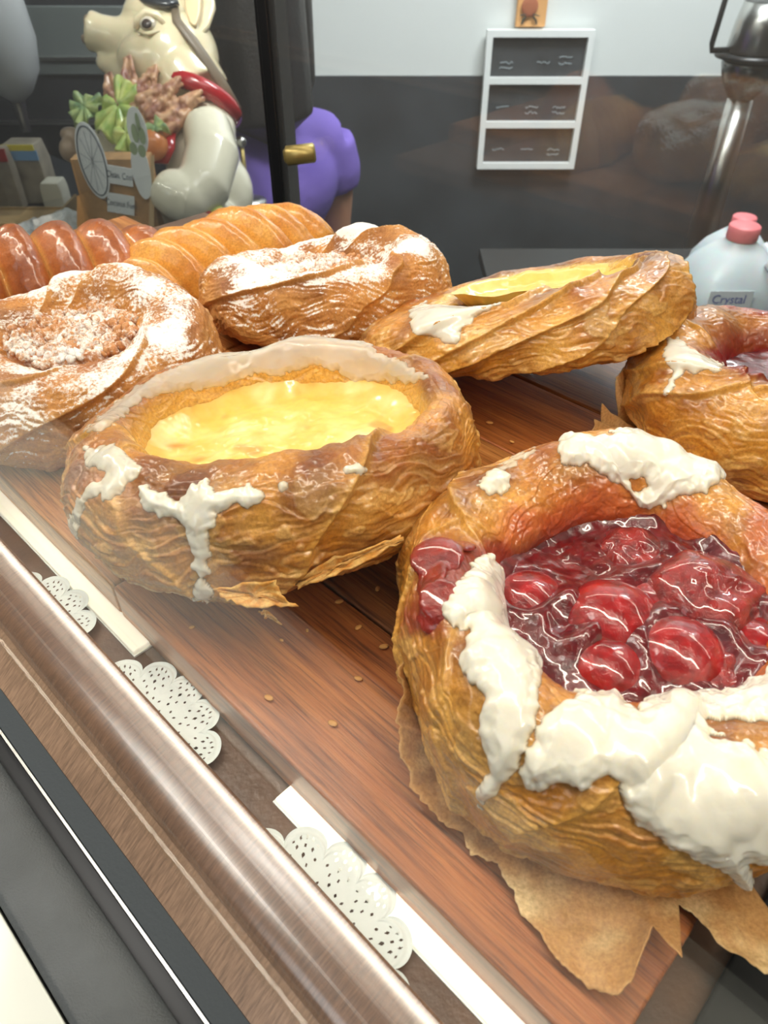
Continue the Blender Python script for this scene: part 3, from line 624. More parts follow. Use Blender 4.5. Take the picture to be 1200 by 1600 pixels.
B = thing('cherry_danish', 'large cherry danish with glossy red cherries and thick white icing at lower right', 'pastry', cB)
C = crustcol(gB, .46, .60, .25); RED = lin(128, 22, 20); ORG = lin(196, 92, 30)
pB = lambda pts: Zm(pts, 600, 640, 2); pC = lambda pts: Zm(pts, 600, 1040, 2)
inner = sst(1.9, 2.6, gB.ph)[None] * np.clip(.75 + 1.5 * fbm(gB.q * 60, 2, 88), 0, 1); C = mixc(C, ORG, inner * .9); C = mixc(C, RED, sst(2.45, 2.85, gB.ph + .3 * 0)[None] * .85 * np.ones_like(inner))
C = stain(gB, C, pB([(100, 470), (130, 400), (180, 390), (240, 415), (330, 420), (350, 400), (400, 440), (400, 560), (330, 480), (240, 545), (200, 620), (190, 690), (120, 715), (60, 700), (50, 640), (95, 560)]), lin(140, 34, 24), .85, .0025)
C = stain(gB, C, pB([(370, 320), (430, 290), (560, 330), (700, 200), (740, 240), (840, 330), (960, 260), (1000, 380), (1060, 400), (1000, 420), (700, 350), (500, 380), (400, 400)]), lin(188, 76, 30), .6, .004)
C = stain(gB, C, pB([(1150, 240), (1230, 200), (1300, 300), (1300, 500), (1120, 440)]), lin(170, 52, 34), .6, .004)
build_crust(gB, C, M_crust2, B)
build_icing(gB, [
    (pB([(540, 120), (560, 75), (640, 80), (700, 88), (740, 62), (840, 28), (900, 24), (1000, 30), (1080, 44), (1135, 85), (1115, 120), (1092, 180), (1045, 230), (1000, 262), (960, 268), (900, 278), (872, 302), (835, 320), (800, 302), (768, 262), (738, 232), (680, 202), (630, 172), (570, 182), (545, 160)]), 1, .97),
    (pB([(300, 222), (340, 192), (402, 202), (388, 256), (330, 268), (303, 246)]), .6, .85),
    (pB([(340, 190), (400, 150), (470, 120), (480, 128), (420, 165), (360, 200)]), .35, .6),
    (pB([(1165, 110), (1230, 80), (1300, 90), (1300, 200), (1200, 190)]), .6, .8),
    (pB([(238, 540), (290, 468), (330, 458), (378, 520), (388, 580), (440, 618), (492, 668), (508, 712), (492, 780), (482, 850), (480, 920), (472, 1000)]) + pC([(468, 200), (460, 232), (424, 318), (372, 372), (312, 444), (288, 402), (318, 340), (320, 260), (300, 200), (312, 100), (282, 58)]) + pB([(243, 830), (243, 760), (264, 700), (188, 662), (178, 610), (228, 560)]), 1, .97),
    (pC([(423, 330), (438, 270), (478, 190), (540, 120), (600, 98), (700, 88), (757, 66), (742, 122), (790, 142), (852, 112), (850, 56), (940, 50), (1010, 56), (1060, 92), (1120, 80), (1200, 26), (1260, -20), (1420, -30), (1420, 600), (1200, 612), (1130, 600), (1150, 660), (1172, 702), (1150, 718), (1110, 672), (1060, 632), (1000, 602), (900, 562), (820, 522), (760, 452), (750, 400), (740, 360), (700, 344), (650, 360), (616, 397), (590, 380), (560, 360), (510, 372), (470, 387), (435, 362)]), 1.15, .98)],
    B, T=.0030, edge=.0045, seed=3, holes=[pC([(1005, 178), (1080, 176), (1200, 178), (1330, 170), (1330, 290), (1180, 272), (1130, 242), (1078, 242), (1018, 208)]), pB([(770, 220), (800, 210), (825, 240), (800, 256), (775, 245)]), pB([(930, 110), (975, 72), (1000, 85), (985, 105), (940, 125)])])
ch = [(960, 955, .0140, 0, 1.0), (992, 862, .0125, 1, .9), (1105, 920, .0165, 1, .95), (1065, 1010, .0135, 0, 1), (1185, 1005, .0120, 0, 1), (955, 1035, .0110, 0, .9), (830, 925, .0115, 0, .7), (1020, 945, .0120, 0, .8), (1150, 860, .012, 1, .6), (1060, 845, .011, 0, .5), (1215, 930, .013, 0, .8), (1120, 1045, .011, 1, .8), (1250, 1050, .012, 0, .8), (885, 985, .009, 0, .5)]
cpos = []
for x, y, r, k, up in ch:
    p = at(x, y, .033 + (r - .012)); cpos.append((p, r, k, up))
def hB(x, y, r):
    q = np.stack([x, y, x * 0], -1); h = .0016 * fbm(q * 60, 3, 5) + .0007 * np.abs(fbm(q * 150, 2, 9)) - .002
    w_ = np.stack([x, y, x * 0 + .03], -1) @ gB.M.T + gB.base
    for p, rr, k, up in cpos:
        d = np.hypot(w_[..., 0] - p[0], w_[..., 1] - p[1]); h = np.maximum(h, 0) * 0 + h + .0048 * np.exp(-((d - rr * .8) / (rr * .42)) ** 2) * .55
    return h + .003 * sst(.85, 1, r)
filling(gB, 'cherry_gel', M_gel, B, hB, lambda x, y, r: np.zeros(x.shape + (3,)) + lin(90, 8, 18), nr=200, nt_=420)
for i, (p, r, k, up) in enumerate(cpos):
    nn = 56; th = np.linspace(0, 2 * np.pi, nn, endpoint=False); ph = np.linspace(.001, np.pi - .001, 30); TH, PH = np.meshgrid(th, ph, indexing='ij')
    q = np.stack([np.sin(PH) * np.cos(TH), np.sin(PH) * np.sin(TH), np.cos(PH)], -1); d = 1 + (.16 if k else .05) * fbm(q * 1.6 + i * 9, 2, i) + (.07 if k else .015) * (1 - np.abs(perlin(q * 3.5 + i * 3, i + 5))) * 1
    if k: d = d - .22 * np.exp(-((q[..., 0] * .5 - .1) ** 2 + (q[..., 1] + .3) ** 2) / .05) * (q[..., 2] > 0)
    Q = q * d[..., None] * r * np.array([1.0, .94, .84]); Q = Q + p - np.array([0, 0, r * (.55 - .3 * (up - .5))])
    o = mkmesh('cherry', Q.reshape(-1, 3), gridfaces(nn, 30).reshape(-1, 4), M_cherryw if k else M_cherry); adopt(o, B)
# a squashed cherry smear on the left rim
jm = MB(); s0 = gB.P.reshape(-1, 3)
def onsurf(g, x, y):
    pp = g.px.reshape(-1, 2); d = (pp[:, 0] - x) ** 2 + (pp[:, 1] - y) ** 2 + np.where(g.face.ravel() < .05, 1e9, 0); k = int(np.argmin(d)); return g.P.reshape(-1, 3)[k], g.n.reshape(-1, 3)[k]
for x, y, r in ((682, 868, .0085), (672, 905, .006), (690, 935, .0065), (678, 965, .0055), (720, 850, .005)):
    p, n_ = onsurf(gB, x, y); t1 = np.cross(n_, [0, 0, 1.]); t1 /= np.linalg.norm(t1); t2 = np.cross(n_, t1); jm.ball(p - n_ * .0005, (r, r * .95, r * .2), np.array([t1, t2, n_]), 20)
M_jam = cherry_mat('jam_smear', lin(104, 14, 12), lin(158, 44, 30), .6)
blob('jam_smear', jm, M_jam, B, .0009, 4)
# baking paper under it
def paper(c, outline, r0, z0, name, label, seed, mat, cyclic=True):
    """crumpled sheet between radius r0 and an outline of world points"""
    O = np.array(outline); a = np.unwrap(np.arctan2(O[:, 1] - c[1], O[:, 0] - c[0])); R = np.hypot(O[:, 0] - c[0], O[:, 1] - c[1])
    n_ = 260; tt = np.linspace(a[0], a[-1], n_); o = np.argsort(a); RR = np.interp(tt, a[o], R[o]); ZZ = np.interp(tt, a[o], O[o, 2]); m = 40; f = np.linspace(0, 1, m)
    RR = RR * (1 + .035 * perlin(np.stack([tt * 14, tt * 0, tt * 0 + seed], -1), 3) + .012 * perlin(np.stack([tt * 60, tt * 0, tt * 0], -1), 4))
    r = r0 + (RR[:, None] - r0) * f[None]; z = z0 + (ZZ[:, None] - z0) * f[None] ** 2.2; x = c[0] + r * np.cos(tt)[:, None]; y = c[1] + r * np.sin(tt)[:, None]
    q = np.stack([x, y, x * 0], -1); z = np.maximum(z + .0035 * np.abs(fbm(q * 45, 2, seed)) * f[None] + .0009 * fbm(q * 220, 2, seed + 3), .0006)
    C = np.broadcast_to(lin(204, 154, 94), q.shape).copy(); C = mixc(C, lin(232, 202, 148), sst(-.1, .4, fbm(q * 60, 3, seed + 9)))
    ob = mkmesh(name, np.stack([x, y, z], -1).reshape(-1, 3), gridfaces(n_, m, wrap=False).reshape(-1, 4), mat, None, True, C.reshape(-1, 3)); s = ob.modifiers.new('s', 'SOLIDIFY'); s.thickness = .00025
    tag(ob, label, 'baking paper'); return ob
M_paper = crust_mat('baking_paper', .05, .55)
paper(cB, [at(640, 1000, .030), at(624, 1060, .026), at(622, 1120, .020), at(628, 1180, .014), at(640, 1235, .008), at(700, 1290, .003), at(790, 1370, .003), at(860, 1490, .003), at(920, 1545, .004), at(955, 1555, .006), at(985, 1535, .008), at(1063, 1503, .012), at(1020, 1450, .008), at(1058, 1415, .003), at(1080, 1425, .003), at(1130, 1480, .006), at(1220, 1535, .008), at(1300, 1560, .008)],
      .045, .0008, 'baking_paper', 'crumpled tan baking paper with torn edges under the large cherry danish', 5, M_paper)

# --- custard danish at the back, propped up
cC = at(826, 560, .0); cC = atd(826, 512, .345); cC[2] = .004
gC = ring(cC, Ro=[(0, .073), (60, .070), (120, .068), (180, .074), (225, .073), (270, .072), (315, .072)], Rk=[(0, .059), (90, .052), (180, .050), (270, .055)], Ri=[(0, .045), (45, .042), (90, .036), (135, .030), (180, .026), (225, .026), (270, .032), (315, .040)],
          Hk=[(0, .032), (60, .029), (120, .027), (180, .025), (225, .027), (270, .028), (315, .033)], Hf=.0235, squash=.76, box=(560, 400, 1088, 588), tilt=(-17, -9, 0), nt_=620, nf=230, seed=22,
          folds=[(250, .5, .003, 25, 1), (275, .6, .003, 22, 1), (300, .7, .003, 22, 1), (325, .6, .0025, 20, 1), (350, .4, .003, 25, 1)])
Cc = thing('custard_danish', 'custard danish with one square icing patch, tilted up behind the front pastries', 'pastry', cC)
C = crustcol(gC, .50, .60, .25); C = mixc(C, lin(240, 200, 104), sst(1.85, 2.2, gC.ph)[None] * np.full(gC.arc.shape, .85)); build_crust(gC, C, M_crust2, Cc)
p6 = lambda pts: Zm(pts, 540, 360, 1.818)
build_icing(gC, [(p6([(180, 230), (230, 200), (300, 190), (380, 180), (440, 176), (446, 200), (400, 226), (360, 256), (330, 290), (312, 326), (270, 312), (190, 292)]), .7, .9), (p6([(190, 185), (240, 170), (240, 185), (200, 200)]), .4, .6)], Cc, T=.0016, maxph=1.85)
filling(gC, 'custard_filling', M_cust, Cc, hA, lambda x, y, r: mixc(cAf(x + .02, y, r * .85), yel, np.full(x.shape, .3)), nr=90, nt_=240, over=1.16)

# --- cherry danish at right behind
cD = at(1238, 600, .02); cD[2] = .0003
gD = ring(cD, Ro=.078, Rk=[(0, .06), (90, .055), (180, .058), (270, .058)], Ri=[(0, .035), (180, .028), (225, .024), (270, .028)], Hk=[(0, .038), (90, .036), (150, .042), (180, .040), (225, .040), (270, .036)], Hf=.026, squash=.9, box=(967, 482, 1500, 782),
          tilt=(0, 0, 0), nt_=560, nf=220, seed=35, folds=[(150, .3, .002, 25, 1), (195, .5, .003, 30, 1), (240, -.5, .0035, 25, 1), (215, .5, .003, 20, 1)])
D_ = thing('cherry_danish', 'cherry danish with stringy icing at the right edge behind the large cherry one', 'pastry', cD)
C = crustcol(gD, .48, .60, .2); inner = sst(1.8, 2.5, gD.ph)[None] * np.ones_like(gD.arc); C = mixc(C, RED, inner * .8)
C = stain(gD, C, p6([(1000, 340), (1060, 330), (1130, 350), (1200, 330), (1260, 340), (1260, 420), (1150, 425), (1080, 390)]), lin(136, 20, 30), .9, .003)
C = stain(gD, C, p6([(1060, 210), (1130, 200), (1250, 190), (1250, 250), (1180, 240)]), lin(150, 36, 34), .9, .003)
build_crust(gD, C, M_crust2, D_)
build_icing(gD, [(p6([(900, 362), (915, 302), (940, 305), (990, 340), (1072, 386), (1060, 402), (1000, 412), (965, 398), (940, 430), (912, 472), (900, 466), (930, 400)]), .8, .92)], D_, T=.0015)
filling(gD, 'cherry_gel', M_gel, D_, lambda x, y, r: .002 * fbm(np.stack([x, y, x * 0], -1) * 70, 2, 3) + .003 * sst(.8, 1, r), lambda x, y, r: np.zeros(x.shape + (3,)) + lin(90, 8, 18), nr=60, nt_=200, over=1.4)
for i, (x, y) in enumerate(((1268, 520), (1290, 560))):
    p = at(x, y, .034); o = mkmesh('cherry', *[np.array(MB().ball((0, 0, 0), (.0105, .010, .009), None, 24).v) + p, np.array([0])][:1], MB().ball((0, 0, 0), 1, None, 24).f, M_cherry); adopt(o, D_)
pd = [at(985, 560, .030), at(960, 600, .024), at(940, 630, .018), at(925, 655, .012), at(921, 678, .006), at(940, 680, .002), at(965, 672, .001), at(1000, 690, .001)]
paper(cD, pd, .055, .0008, 'baking_paper', 'small tan baking paper flap curling up beside the rear cherry danish', 15, M_paper)

# --- powdered pastries
def powdmask(g, k=1.0, off=0.):
    return np.clip(.27 + .24 * sst(.25, .9, g.n[..., 2]) * k + .8 * fbm(g.q * 40, 3, g.seed + 5) * sst(-.2, .5, g.n[..., 2]) + off, 0, 1)
def crumbtop(g, parent, n_, seed, col=(.8, .5, .24), rmax=.046):
    r_ = random.Random(seed); mb = MB(); C = []
    for i in range(n_):
        rr = rmax * math.sqrt(r_.random()) ; a = r_.uniform(0, 2 * math.pi); x, y = rr * math.cos(a), rr * math.sin(a) * g.squash
        z = float(g.Hf + topf(np.array([x]), np.array([y]), g.seed)[0]); s = r_.uniform(.0012, .0034); p = w2(g, x, y, z)
        ax = rotm(r_.uniform(0, 360), r_.uniform(0, 360), r_.uniform(0, 360)); b = MB().ball((0, 0, 0), (s, s * .8, s * .6), ax, 8)
        mb.add([p + np.array(v) * r_.uniform(.8, 1.2) for v in b.v], b.f)
    v = np.array(mb.v); c = np.broadcast_to(lin(208, 150, 98), v.shape).copy(); c = mixc(c, BRN, sst(-.1, .5, fbm(v * 90, 2, seed)) * .6)
    o = mkmesh('crumb_topping', mb.v, mb.f, M_pow, None, True, c, {'powder': np.clip(.38 + .5 * fbm(v * 50, 2, seed + 4) + .12, 0, 1)}); o['kind'] = 'stuff'; adopt(o, parent)
def topf(x, y, seed): q = np.stack([x, y, x * 0], -1); return .0040 * fbm(q * 50, 3, seed) + .0035 * np.abs(fbm(q * 110, 2, seed + 2))
def powder_pastry(c, label, **kw):
    crumbs = kw.pop('crumbs', 260); pk = kw.pop('pk', 1.0); g = ring(c, **kw); t = thing('powdered_danish', label, 'pastry', c)
    C = crustcol(g, .52, .40, .2); C = mixc(C, lin(196, 140, 96), np.full(g.arc.shape, .35)); build_crust(g, C, M_pow, t, {'powder': powdmask(g, pk)})
    sd = g.seed
    filling(g, 'crumb_filling', M_pow, t, lambda x, y, r: topf(x, y, sd) - .007 * sst(.8, 1, r), lambda x, y, r: mixc(np.zeros(x.shape + (3,)) + lin(204, 148, 98), BRN, sst(0, .5, fbm(np.stack([x, y, x * 0], -1) * 90, 2, sd))),
            nr=100, nt_=260, attrs=lambda x, y, r: {'powder': np.clip(.52 + .8 * fbm(np.stack([x, y, x * 0], -1) * 45, 3, sd + 9), 0, 1)})
    crumbtop(g, t, crumbs, sd, rmax=float(g.Ri.mean())); return g
cE = at(132, 588, .02); cE[2] = .0003
powder_pastry(cE, 'crumb danish dusted with powdered sugar at the left edge', Ro=[(0, .066), (90, .062), (180, .066), (225, .072), (270, .068), (315, .064)], Rk=[(0, .048), (90, .046), (180, .048), (270, .050)], Ri=.030, box=(-115, 420, 352, 728),
              Hk=[(0, .044), (60, .048), (110, .042), (180, .042), (225, .040), (270, .038), (315, .038)], Hf=.036, tilt=(2, -2, 0), nt_=620, nf=230, seed=41, folds=[(70, .5, .004, 30, 1), (100, .4, .004, 25, 1), (300, .8, .0035, 40, 1), (250, .4, .002, 30, 1)], squash=.86, pk=1.2)
cF = at(508, 462, .02); cF[2] = .0003
powder_pastry(cF, 'crumb danish dusted with powdered sugar behind the front custard danish', Ro=[(0, .069), (60, .064), (120, .062), (180, .070), (225, .074), (270, .072), (315, .070)], Rk=[(0, .050), (180, .054), (270, .056)], Ri=.034, box=(310, 364, 707, 532),
              Hk=[(0, .043), (60, .043), (90, .037), (120, .031), (180, .034), (225, .035), (270, .036), (315, .038)], Hf=.029, tilt=(-6, 0, 0), nt_=560, nf=220, seed=57, folds=[(30, .5, .004, 25, 1), (60, .4, .004, 25, 1), (255, .9, .003, 40, 1), (310, .5, .003, 30, 1)], squash=.70, pk=1.3)

# --- loaves with overlapping segments
def loaf(c, ax_deg, L, W, H, nseg, slant, amp, seed, name, label, mat, cols, bulge=.0, ends=.5):
    nu, nv = 420, 130; u = np.linspace(-1, 1, nu); ph = np.linspace(-.15, math.pi + .15, nv); Uu, PH = np.meshgrid(u, ph, indexing='ij')
    env = (1 - np.abs(Uu) ** 3.2 * (1 - ends)) ; env = env * np.sqrt(np.clip(1 - np.abs(Uu) ** 14, 0, 1)) + .001
    s = (Uu * .5 + .5) * nseg + slant * np.cos(PH) ; fr = s - np.floor(s); k = np.floor(s)
    prof = np.sin(np.pi * np.clip(fr, 0, 1)) ** .55 * (.75 + .25 * fr) ; rnd_k = perlin(np.stack([k * 3.7, k * 0 + .3, k * 0], -1), seed)
    q = np.stack([Uu * L / 2, np.cos(PH) * W / 2, np.sin(PH) * H], -1)
    rad = env * (1 + amp * (prof - .6) + .10 * rnd_k) + .05 * fbm(q * 50, 2, seed + 1) + .022 * fbm(q * 180, 3, seed + 2)
    y = np.cos(PH) * W / 2 * rad; z = np.maximum(np.sin(PH), -.05) * H * rad; x = Uu * L / 2 + .12 * L / nseg * (prof - .5) + bulge * (np.cos(PH)) * 0
    R = rotm(0, 0, ax_deg); P = np.stack([x, y, z], -1) @ R.T; P[..., 2] = np.maximum(P[..., 2], 0) ; P = P + c
    cg, cb, cp = cols; C = np.broadcast_to(cg, q.shape).copy(); C = mixc(C, cb, np.clip(.15 + 1.2 * fbm(q * 55, 3, seed + 4) + .5 * sst(.5, .95, prof), 0, 1)); C = mixc(C, cp, sst(.45, .1, prof) * .85)
    t = thing(name, label, 'pastry', c); adopt(mkmesh('crust', P.reshape(-1, 3), gridfaces(nu, nv, wrap=False).reshape(-1, 4), mat, None, True, C.reshape(-1, 3)), t); return t
cH = at(362, 420, .008); cH[2] = .0004
loaf(cH, 38, .150, .062, .036, 8.0, .9, .46, 71, 'braided_pastry', 'pale golden braided pastry with slanting folds at the back', M_crust, (lin(236, 178, 84), lin(206, 132, 50), lin(250, 218, 138)))
cG = at(92, 440, .006); cG[2] = .0004
loaf(cG, 8, .165, .070, .036, 6.5, .55, .30, 83, 'segmented_croissant', 'glossy brown segmented croissant at the far left behind the powdered danish', M_crust2, (lin(188, 108, 44), lin(142, 70, 24), lin(230, 176, 100)))
# crumbs fallen on the board
r_ = random.Random(5)
for i in range(14):
    x, y = [(560, 980), (600, 1010), (530, 940), (480, 985), (640, 990), (765, 660), (800, 690), (590, 920), (440, 1000), (300, 980), (420, 1090), (520, 1130), (560, 1060), (720, 660)][i]
    p = at(x, y, .0007); s = r_.uniform(.0005, .0012)
    o = MB().ball((0, 0, 0), (s * 1.6, s, s * .5), rotm(0, 0, r_.uniform(0, 180)), 8).build('pastry_crumb', plain('crumb_gold', lin(220, 160, 84), .7) if i == 0 else bpy.data.materials['crumb_gold'], None, True)
    o.location = p; tag(o, 'tiny golden pastry crumb lying on the wood board', 'crumb', 'crumbs on the board')

# ------------------------------------------------------------------ behind the case
CZ = -.225
M_cnt = plain('grey_counter_top', lin(58, 62, 68), .4); M_cab = plain('dark_cabinet', lin(34, 37, 44), .5)
cn = thing('back_counter', 'dark back counter behind the case at left', 'counter', cs(.875, -.61, FLOOR))
MB().box(cs(.765, -.61, CZ - .012), (.75, .245, .024), AX).build('counter_top', M_cnt, cn, bevel=.003)
MB().box(cs(.765, -.61, (FLOOR + CZ - .026) / 2), (.73, .23, CZ - .026 - FLOOR), AX).build('cabinet', M_cab, cn)
cs2 = thing('side_counter', 'lower dark counter at the far left under the kraft tray', 'counter', cs(1.48, -.61, FLOOR)); LZ = -.283
MB().box(cs(1.48, -.61, LZ - .012), (.66, .245, .024), AX).build('counter_top', M_cnt, cs2, bevel=.003)
MB().box(cs(1.48, -.61, (FLOOR + LZ - .026) / 2), (.64, .23, LZ - .026 - FLOOR), AX).build('cabinet', M_cab, cs2)
# tall dark equipment behind the pig
eq = thing('equipment_cabinet', 'tall dark equipment cabinet behind the pig statue', 'cabinet', (-1.0, 1.95, FLOOR))
MB().box((-1.02, 2.02, (FLOOR + .02) / 2), (1.16, .5, .02 - FLOOR)).build('body', M_cab, eq, bevel=.006)
for k, zz in enumerate((-.10, -.22)): MB().box((-1.02, 1.762, zz), (1.1, .02, .006)).build('shelf_edge', M_steel, eq)
MB().box((-.62, 1.765, -.07), (.3, .012, .12)).build('panel', plain('grey_panel', lin(96, 104, 104), .4), eq, bevel=.003)
bw = thing('steel_bowl', 'oval steel bowl standing right of the pig statue ear', 'bowl', atd(370, 75, 1.62))
pb = atd(370, 66, 1.62); MB().lathe([(.02, -.05), (.05, -.035), (.066, -.01), (.070, .0), (.066, .001), (.058, -.012), (.04, -.035), (.01, -.042)], pb, 40).build('bowl_body', M_steel, bw, True)
# pig statue -------------------------------------------------------
PD = 1.12
def pg(x, y, d=0): return atd(x, y, PD + d)
k_ = 1.12 / 1150; MB.rs = 1.1
Mpig = plain('cream_ceramic', lin(228, 214, 178), .22, coat=.8, sss=.1); Mwht = plain('white_ceramic', lin(236, 230, 206), .2, coat=.9)
Mred = plain('red_ceramic', lin(168, 28, 36), .25, coat=.8); Mear = plain('ear_ceramic', lin(232, 206, 162), .3, coat=.5)
pig = thing('pig_statue', 'cream ceramic pig statue in white shirt and red neckerchief holding vegetables', 'statue', (pg(290, 340)[0], pg(290, 340)[1], CZ))
AXI = np.array([Rv, Fv, Uv])
b = MB()
b.ball(pg(268, 92), (74 * k_, 66 * k_, 76 * k_), AXI, 32).ball(pg(250, 40), (58 * k_, 56 * k_, 52 * k_), AXI, 28).ball(pg(232, 100, -.01), (46 * k_, 50 * k_, 40 * k_), AXI, 24)
b.tube([pg(232, 70, -.004), pg(205, 66, -.006), pg(180, 60, -.008), pg(155, 52, -.01), pg(140, 48, -.011)], [.044, .034, .026, .0235, .026], 24)
b.tube([pg(215, 115), pg(190, 112), pg(168, 103)], [.034, .024, .012], 18).ball(pg(163, 98), .012, None, 14)
b.tube([pg(285, 125), pg(308, 158)], [.056, .052], 20)
blob('head', b, Mpig, pig, .0035, 8)
for x in (205, 192): MB().tube([pg(x - 9, 33, -.030), pg(x - 3, 42, -.036), pg(x, 60, -.036), pg(x + 3, 78, -.030)], [.002, .004, .004, .002], 8).build('snout_wrinkle', Mpig, pig, True)
MB().ball(pg(139, 36, -.018), (.007, .012, .011), AXI, 14).build('nostril', plain('nostril_shade', lin(150, 128, 104), .6), pig, True)
MB().ball(pg(134, 62, -.016), (.006, .010, .006), AXI, 14).build('nostril', bpy.data.materials['nostril_shade'], pig, True)
e = MB().ball(pg(232, 38, -0.0610), (.0125, .009, .0105), AXI, 20).build('eye', plain('eye_white', lin(206, 196, 178), .1, coat=1), pig, True)
MB().ball(pg(229, 37, -0.0715), (.0075, .003, .0068), AXI, 14).build('iris', plain('eye_brown', lin(52, 40, 38), .25), e, True)
MB().tube([pg(212, 46, -0.0590), pg(214, 30, -0.0630), pg(228, 20, -0.0640), pg(246, 24, -0.0630), pg(256, 38, -0.0610)], [.003, .0055, .006, .0055, .003], 10).build('eyelid', Mpig, pig, True)
MB().tube([pg(216, 50, -0.0630), pg(232, 53, -0.0670), pg(250, 48, -0.0630)], [.0015, .0028, .0015], 8).build('eyelid', Mpig, pig, True)
er = MB(); pts = [pg(272, -25, -.03), pg(276, 8, -.035), pg(284, 34, -.045), pg(298, 54, -.045), pg(312, 56, -.04), pg(326, 40, -.035), pg(336, 10, -.03), pg(332, -25, -.03)]
er.prism(pts, Fv * .010); ear = er.build('ear', Mpig, pig, bevel=.004, seg=3)
MB().prism([pg(286, -20, -.046), pg(288, 12, -.05), pg(296, 36, -.052), pg(306, 40, -.052), pg(312, 20, -.05), pg(314, -20, -.046)], Fv * .008).build('ear_hollow', Mear, ear, bevel=.003)
MB().tube([pg(205, -12, -.02), pg(235, 0, -.052), pg(262, 6, -.060), pg(278, 4, -.056)], [.010, .012, .011, .008], 12, flat=.5).build('hat_brim', plain('black_hat', lin(34, 40, 46), .3, coat=.5), pig, True)
MB().ball(pg(250, -30, 0), (.062, .062, .034), AXI, 24).build('hat', bpy.data.materials['black_hat'], pig, True)
MB().tube([pg(272, 8, -.056), pg(276, 32, -.060), pg(300, 62, -.057), pg(325, 98, -.045), pg(350, 135, -.030), pg(372, 172, -.010)], [.005, .006, .007, .007, .007, .006], 12, flat=.4).build('hat_strap', plain('brown_strap', lin(110, 96, 78), .4), pig, True)  # brown-grey band from the hat brim down to the back
b = MB()
b.ball(pg(318, 262, .01), (58 * k_, 62 * k_, 98 * k_), AXI, 32).ball(pg(325, 200), (44 * k_, 44 * k_, 40 * k_), AXI, 24).ball(pg(345, 300, .02), (52 * k_, 52 * k_, 60 * k_), AXI, 24)
b.ball(pg(300, 340, .0), (.075, .07, .03), AXI, 24)
blob('torso', b, Mwht, pig, .004, 8)
b = MB().tube([pg(322, 195, -.035), pg(332, 240, -.050), pg(318, 290, -.062), pg(292, 312, -.070)], [.032, .036, .036, .032], 22).tube([pg(296, 312, -.072), pg(272, 303, -.078), pg(258, 294, -.080), pg(250, 288, -.080)], [.032, .031, .028, .022], 22).ball(pg(294, 310, -.070), .033, None, 22)
blob('arm', b, Mwht, pig, .003, 8)
b = MB().tube([pg(230, 240, .02), pg(170, 235, .0), pg(125, 228, -.03)], [.030, .026, .020], 18); blob('arm', b, Mwht, pig, .003, 5)
b = MB().ball(pg(112, 212, -.03), (.017, .016, .011), AXI, 16).ball(pg(110, 234, -.032), (.016, .018, .018), AXI, 16).ball(pg(122, 222, -.026), .016, None, 16)
blob('trotter', b, plain('trotter_ceramic', lin(172, 148, 122), .3, coat=.6), pig, .0025, 2)
b = MB(); ring_ = []
for a in np.linspace(0, 2 * math.pi, 28, endpoint=False): ring_.append(pg(312, 158) + Rv * .052 * math.cos(a) + Fv * .050 * math.sin(a) - Uv * .018 * math.cos(a))
b.tube(ring_ + [ring_[0]], .0115, 12, cap=False); b.tube([pg(262, 205, -.055), pg(252, 230, -.062), pg(250, 255, -.060)], [.012, .020, .012], 14, flat=.4)
b.build('neckerchief', Mred, pig, True)
MB().tube([pg(285, 330, -.06), pg(312, 328, -.066), pg(322, 350, -.06)], [.012, .018, .014], 14).build('apron_tail', Mred, pig, True)
MB().tube([pg(326, 308, -.055), pg(338, 330, -.06), pg(350, 352, -.06)], [.006, .012, .010], 12, flat=.5).build('cloth_leaf', plain('yellow_green_ceramic', lin(182, 190, 92), .3, coat=.6), pig, True)
def leaf(pts, d, mat, nm='lettuce_leaf', seed=0):
    """ruffled leaf: outline in the statue's plane, crumpled in depth"""
    P_ = np.array([pg(x, y, d) for x, y in pts]); c = P_.mean(0); n_ = len(P_); dn = []
    for k in range(n_):
        for i in range(6): dn.append(P_[k] + (P_[(k + 1) % n_] - P_[k]) * i / 6)
    dn = np.array(dn); V_ = [c]; m = 9
    for r in range(1, m + 1):
        for i, p in enumerate(dn): f = r / m; V_.append(c + (p - c) * f * (1 + .06 * math.sin(i * 1.3) * f) + Fv * (.009 * f * math.sin(i * .9 + seed) - .006 * (1 - f)))
    D_ = len(dn); F_ = [(0, 1 + k, 1 + (k + 1) % D_) for k in range(D_)] + [(1 + (r - 1) * D_ + k, 1 + r * D_ + k, 1 + r * D_ + (k + 1) % D_, 1 + (r - 1) * D_ + (k + 1) % D_) for r in range(1, m) for k in range(D_)]
    o = mkmesh(nm, V_, F_, mat); s_ = o.modifiers.new('s', 'SOLIDIFY'); s_.thickness = .003; adopt(o, pig)
def leafmat(n_, a, b_):
    m, t, bb = nt(n_); v = mapping(t, (1, 1, 1)); t.links.new(ramp(t, noise(t, 60, 4, v), [(.35, lin(*a)), (.62, lin(*b_))]), bb.inputs['Base Color']); setp(bb, Roughness=.35, Coat_Weight=.5); return m
Mlf = leafmat('lettuce_ceramic', (150, 184, 92), (212, 220, 130)); Mlf2 = leafmat('green_leaf_ceramic', (96, 140, 98), (190, 206, 132))
leaf([(110, 180), (112, 160), (122, 148), (140, 152), (158, 150), (164, 165), (150, 182), (135, 200), (118, 198)], -.060, Mlf2, seed=1)
leaf([(150, 205), (152, 175), (172, 150), (188, 118), (200, 130), (215, 138), (220, 170), (205, 205), (178, 222)], -.065, Mlf, seed=2)
leaf([(178, 215), (190, 190), (215, 185), (222, 210), (210, 238), (185, 240)], -.075, Mlf, seed=3)
leaf([(226, 205), (245, 182), (258, 195), (266, 205), (245, 212), (232, 222)], -.085, Mlf2, seed=4)
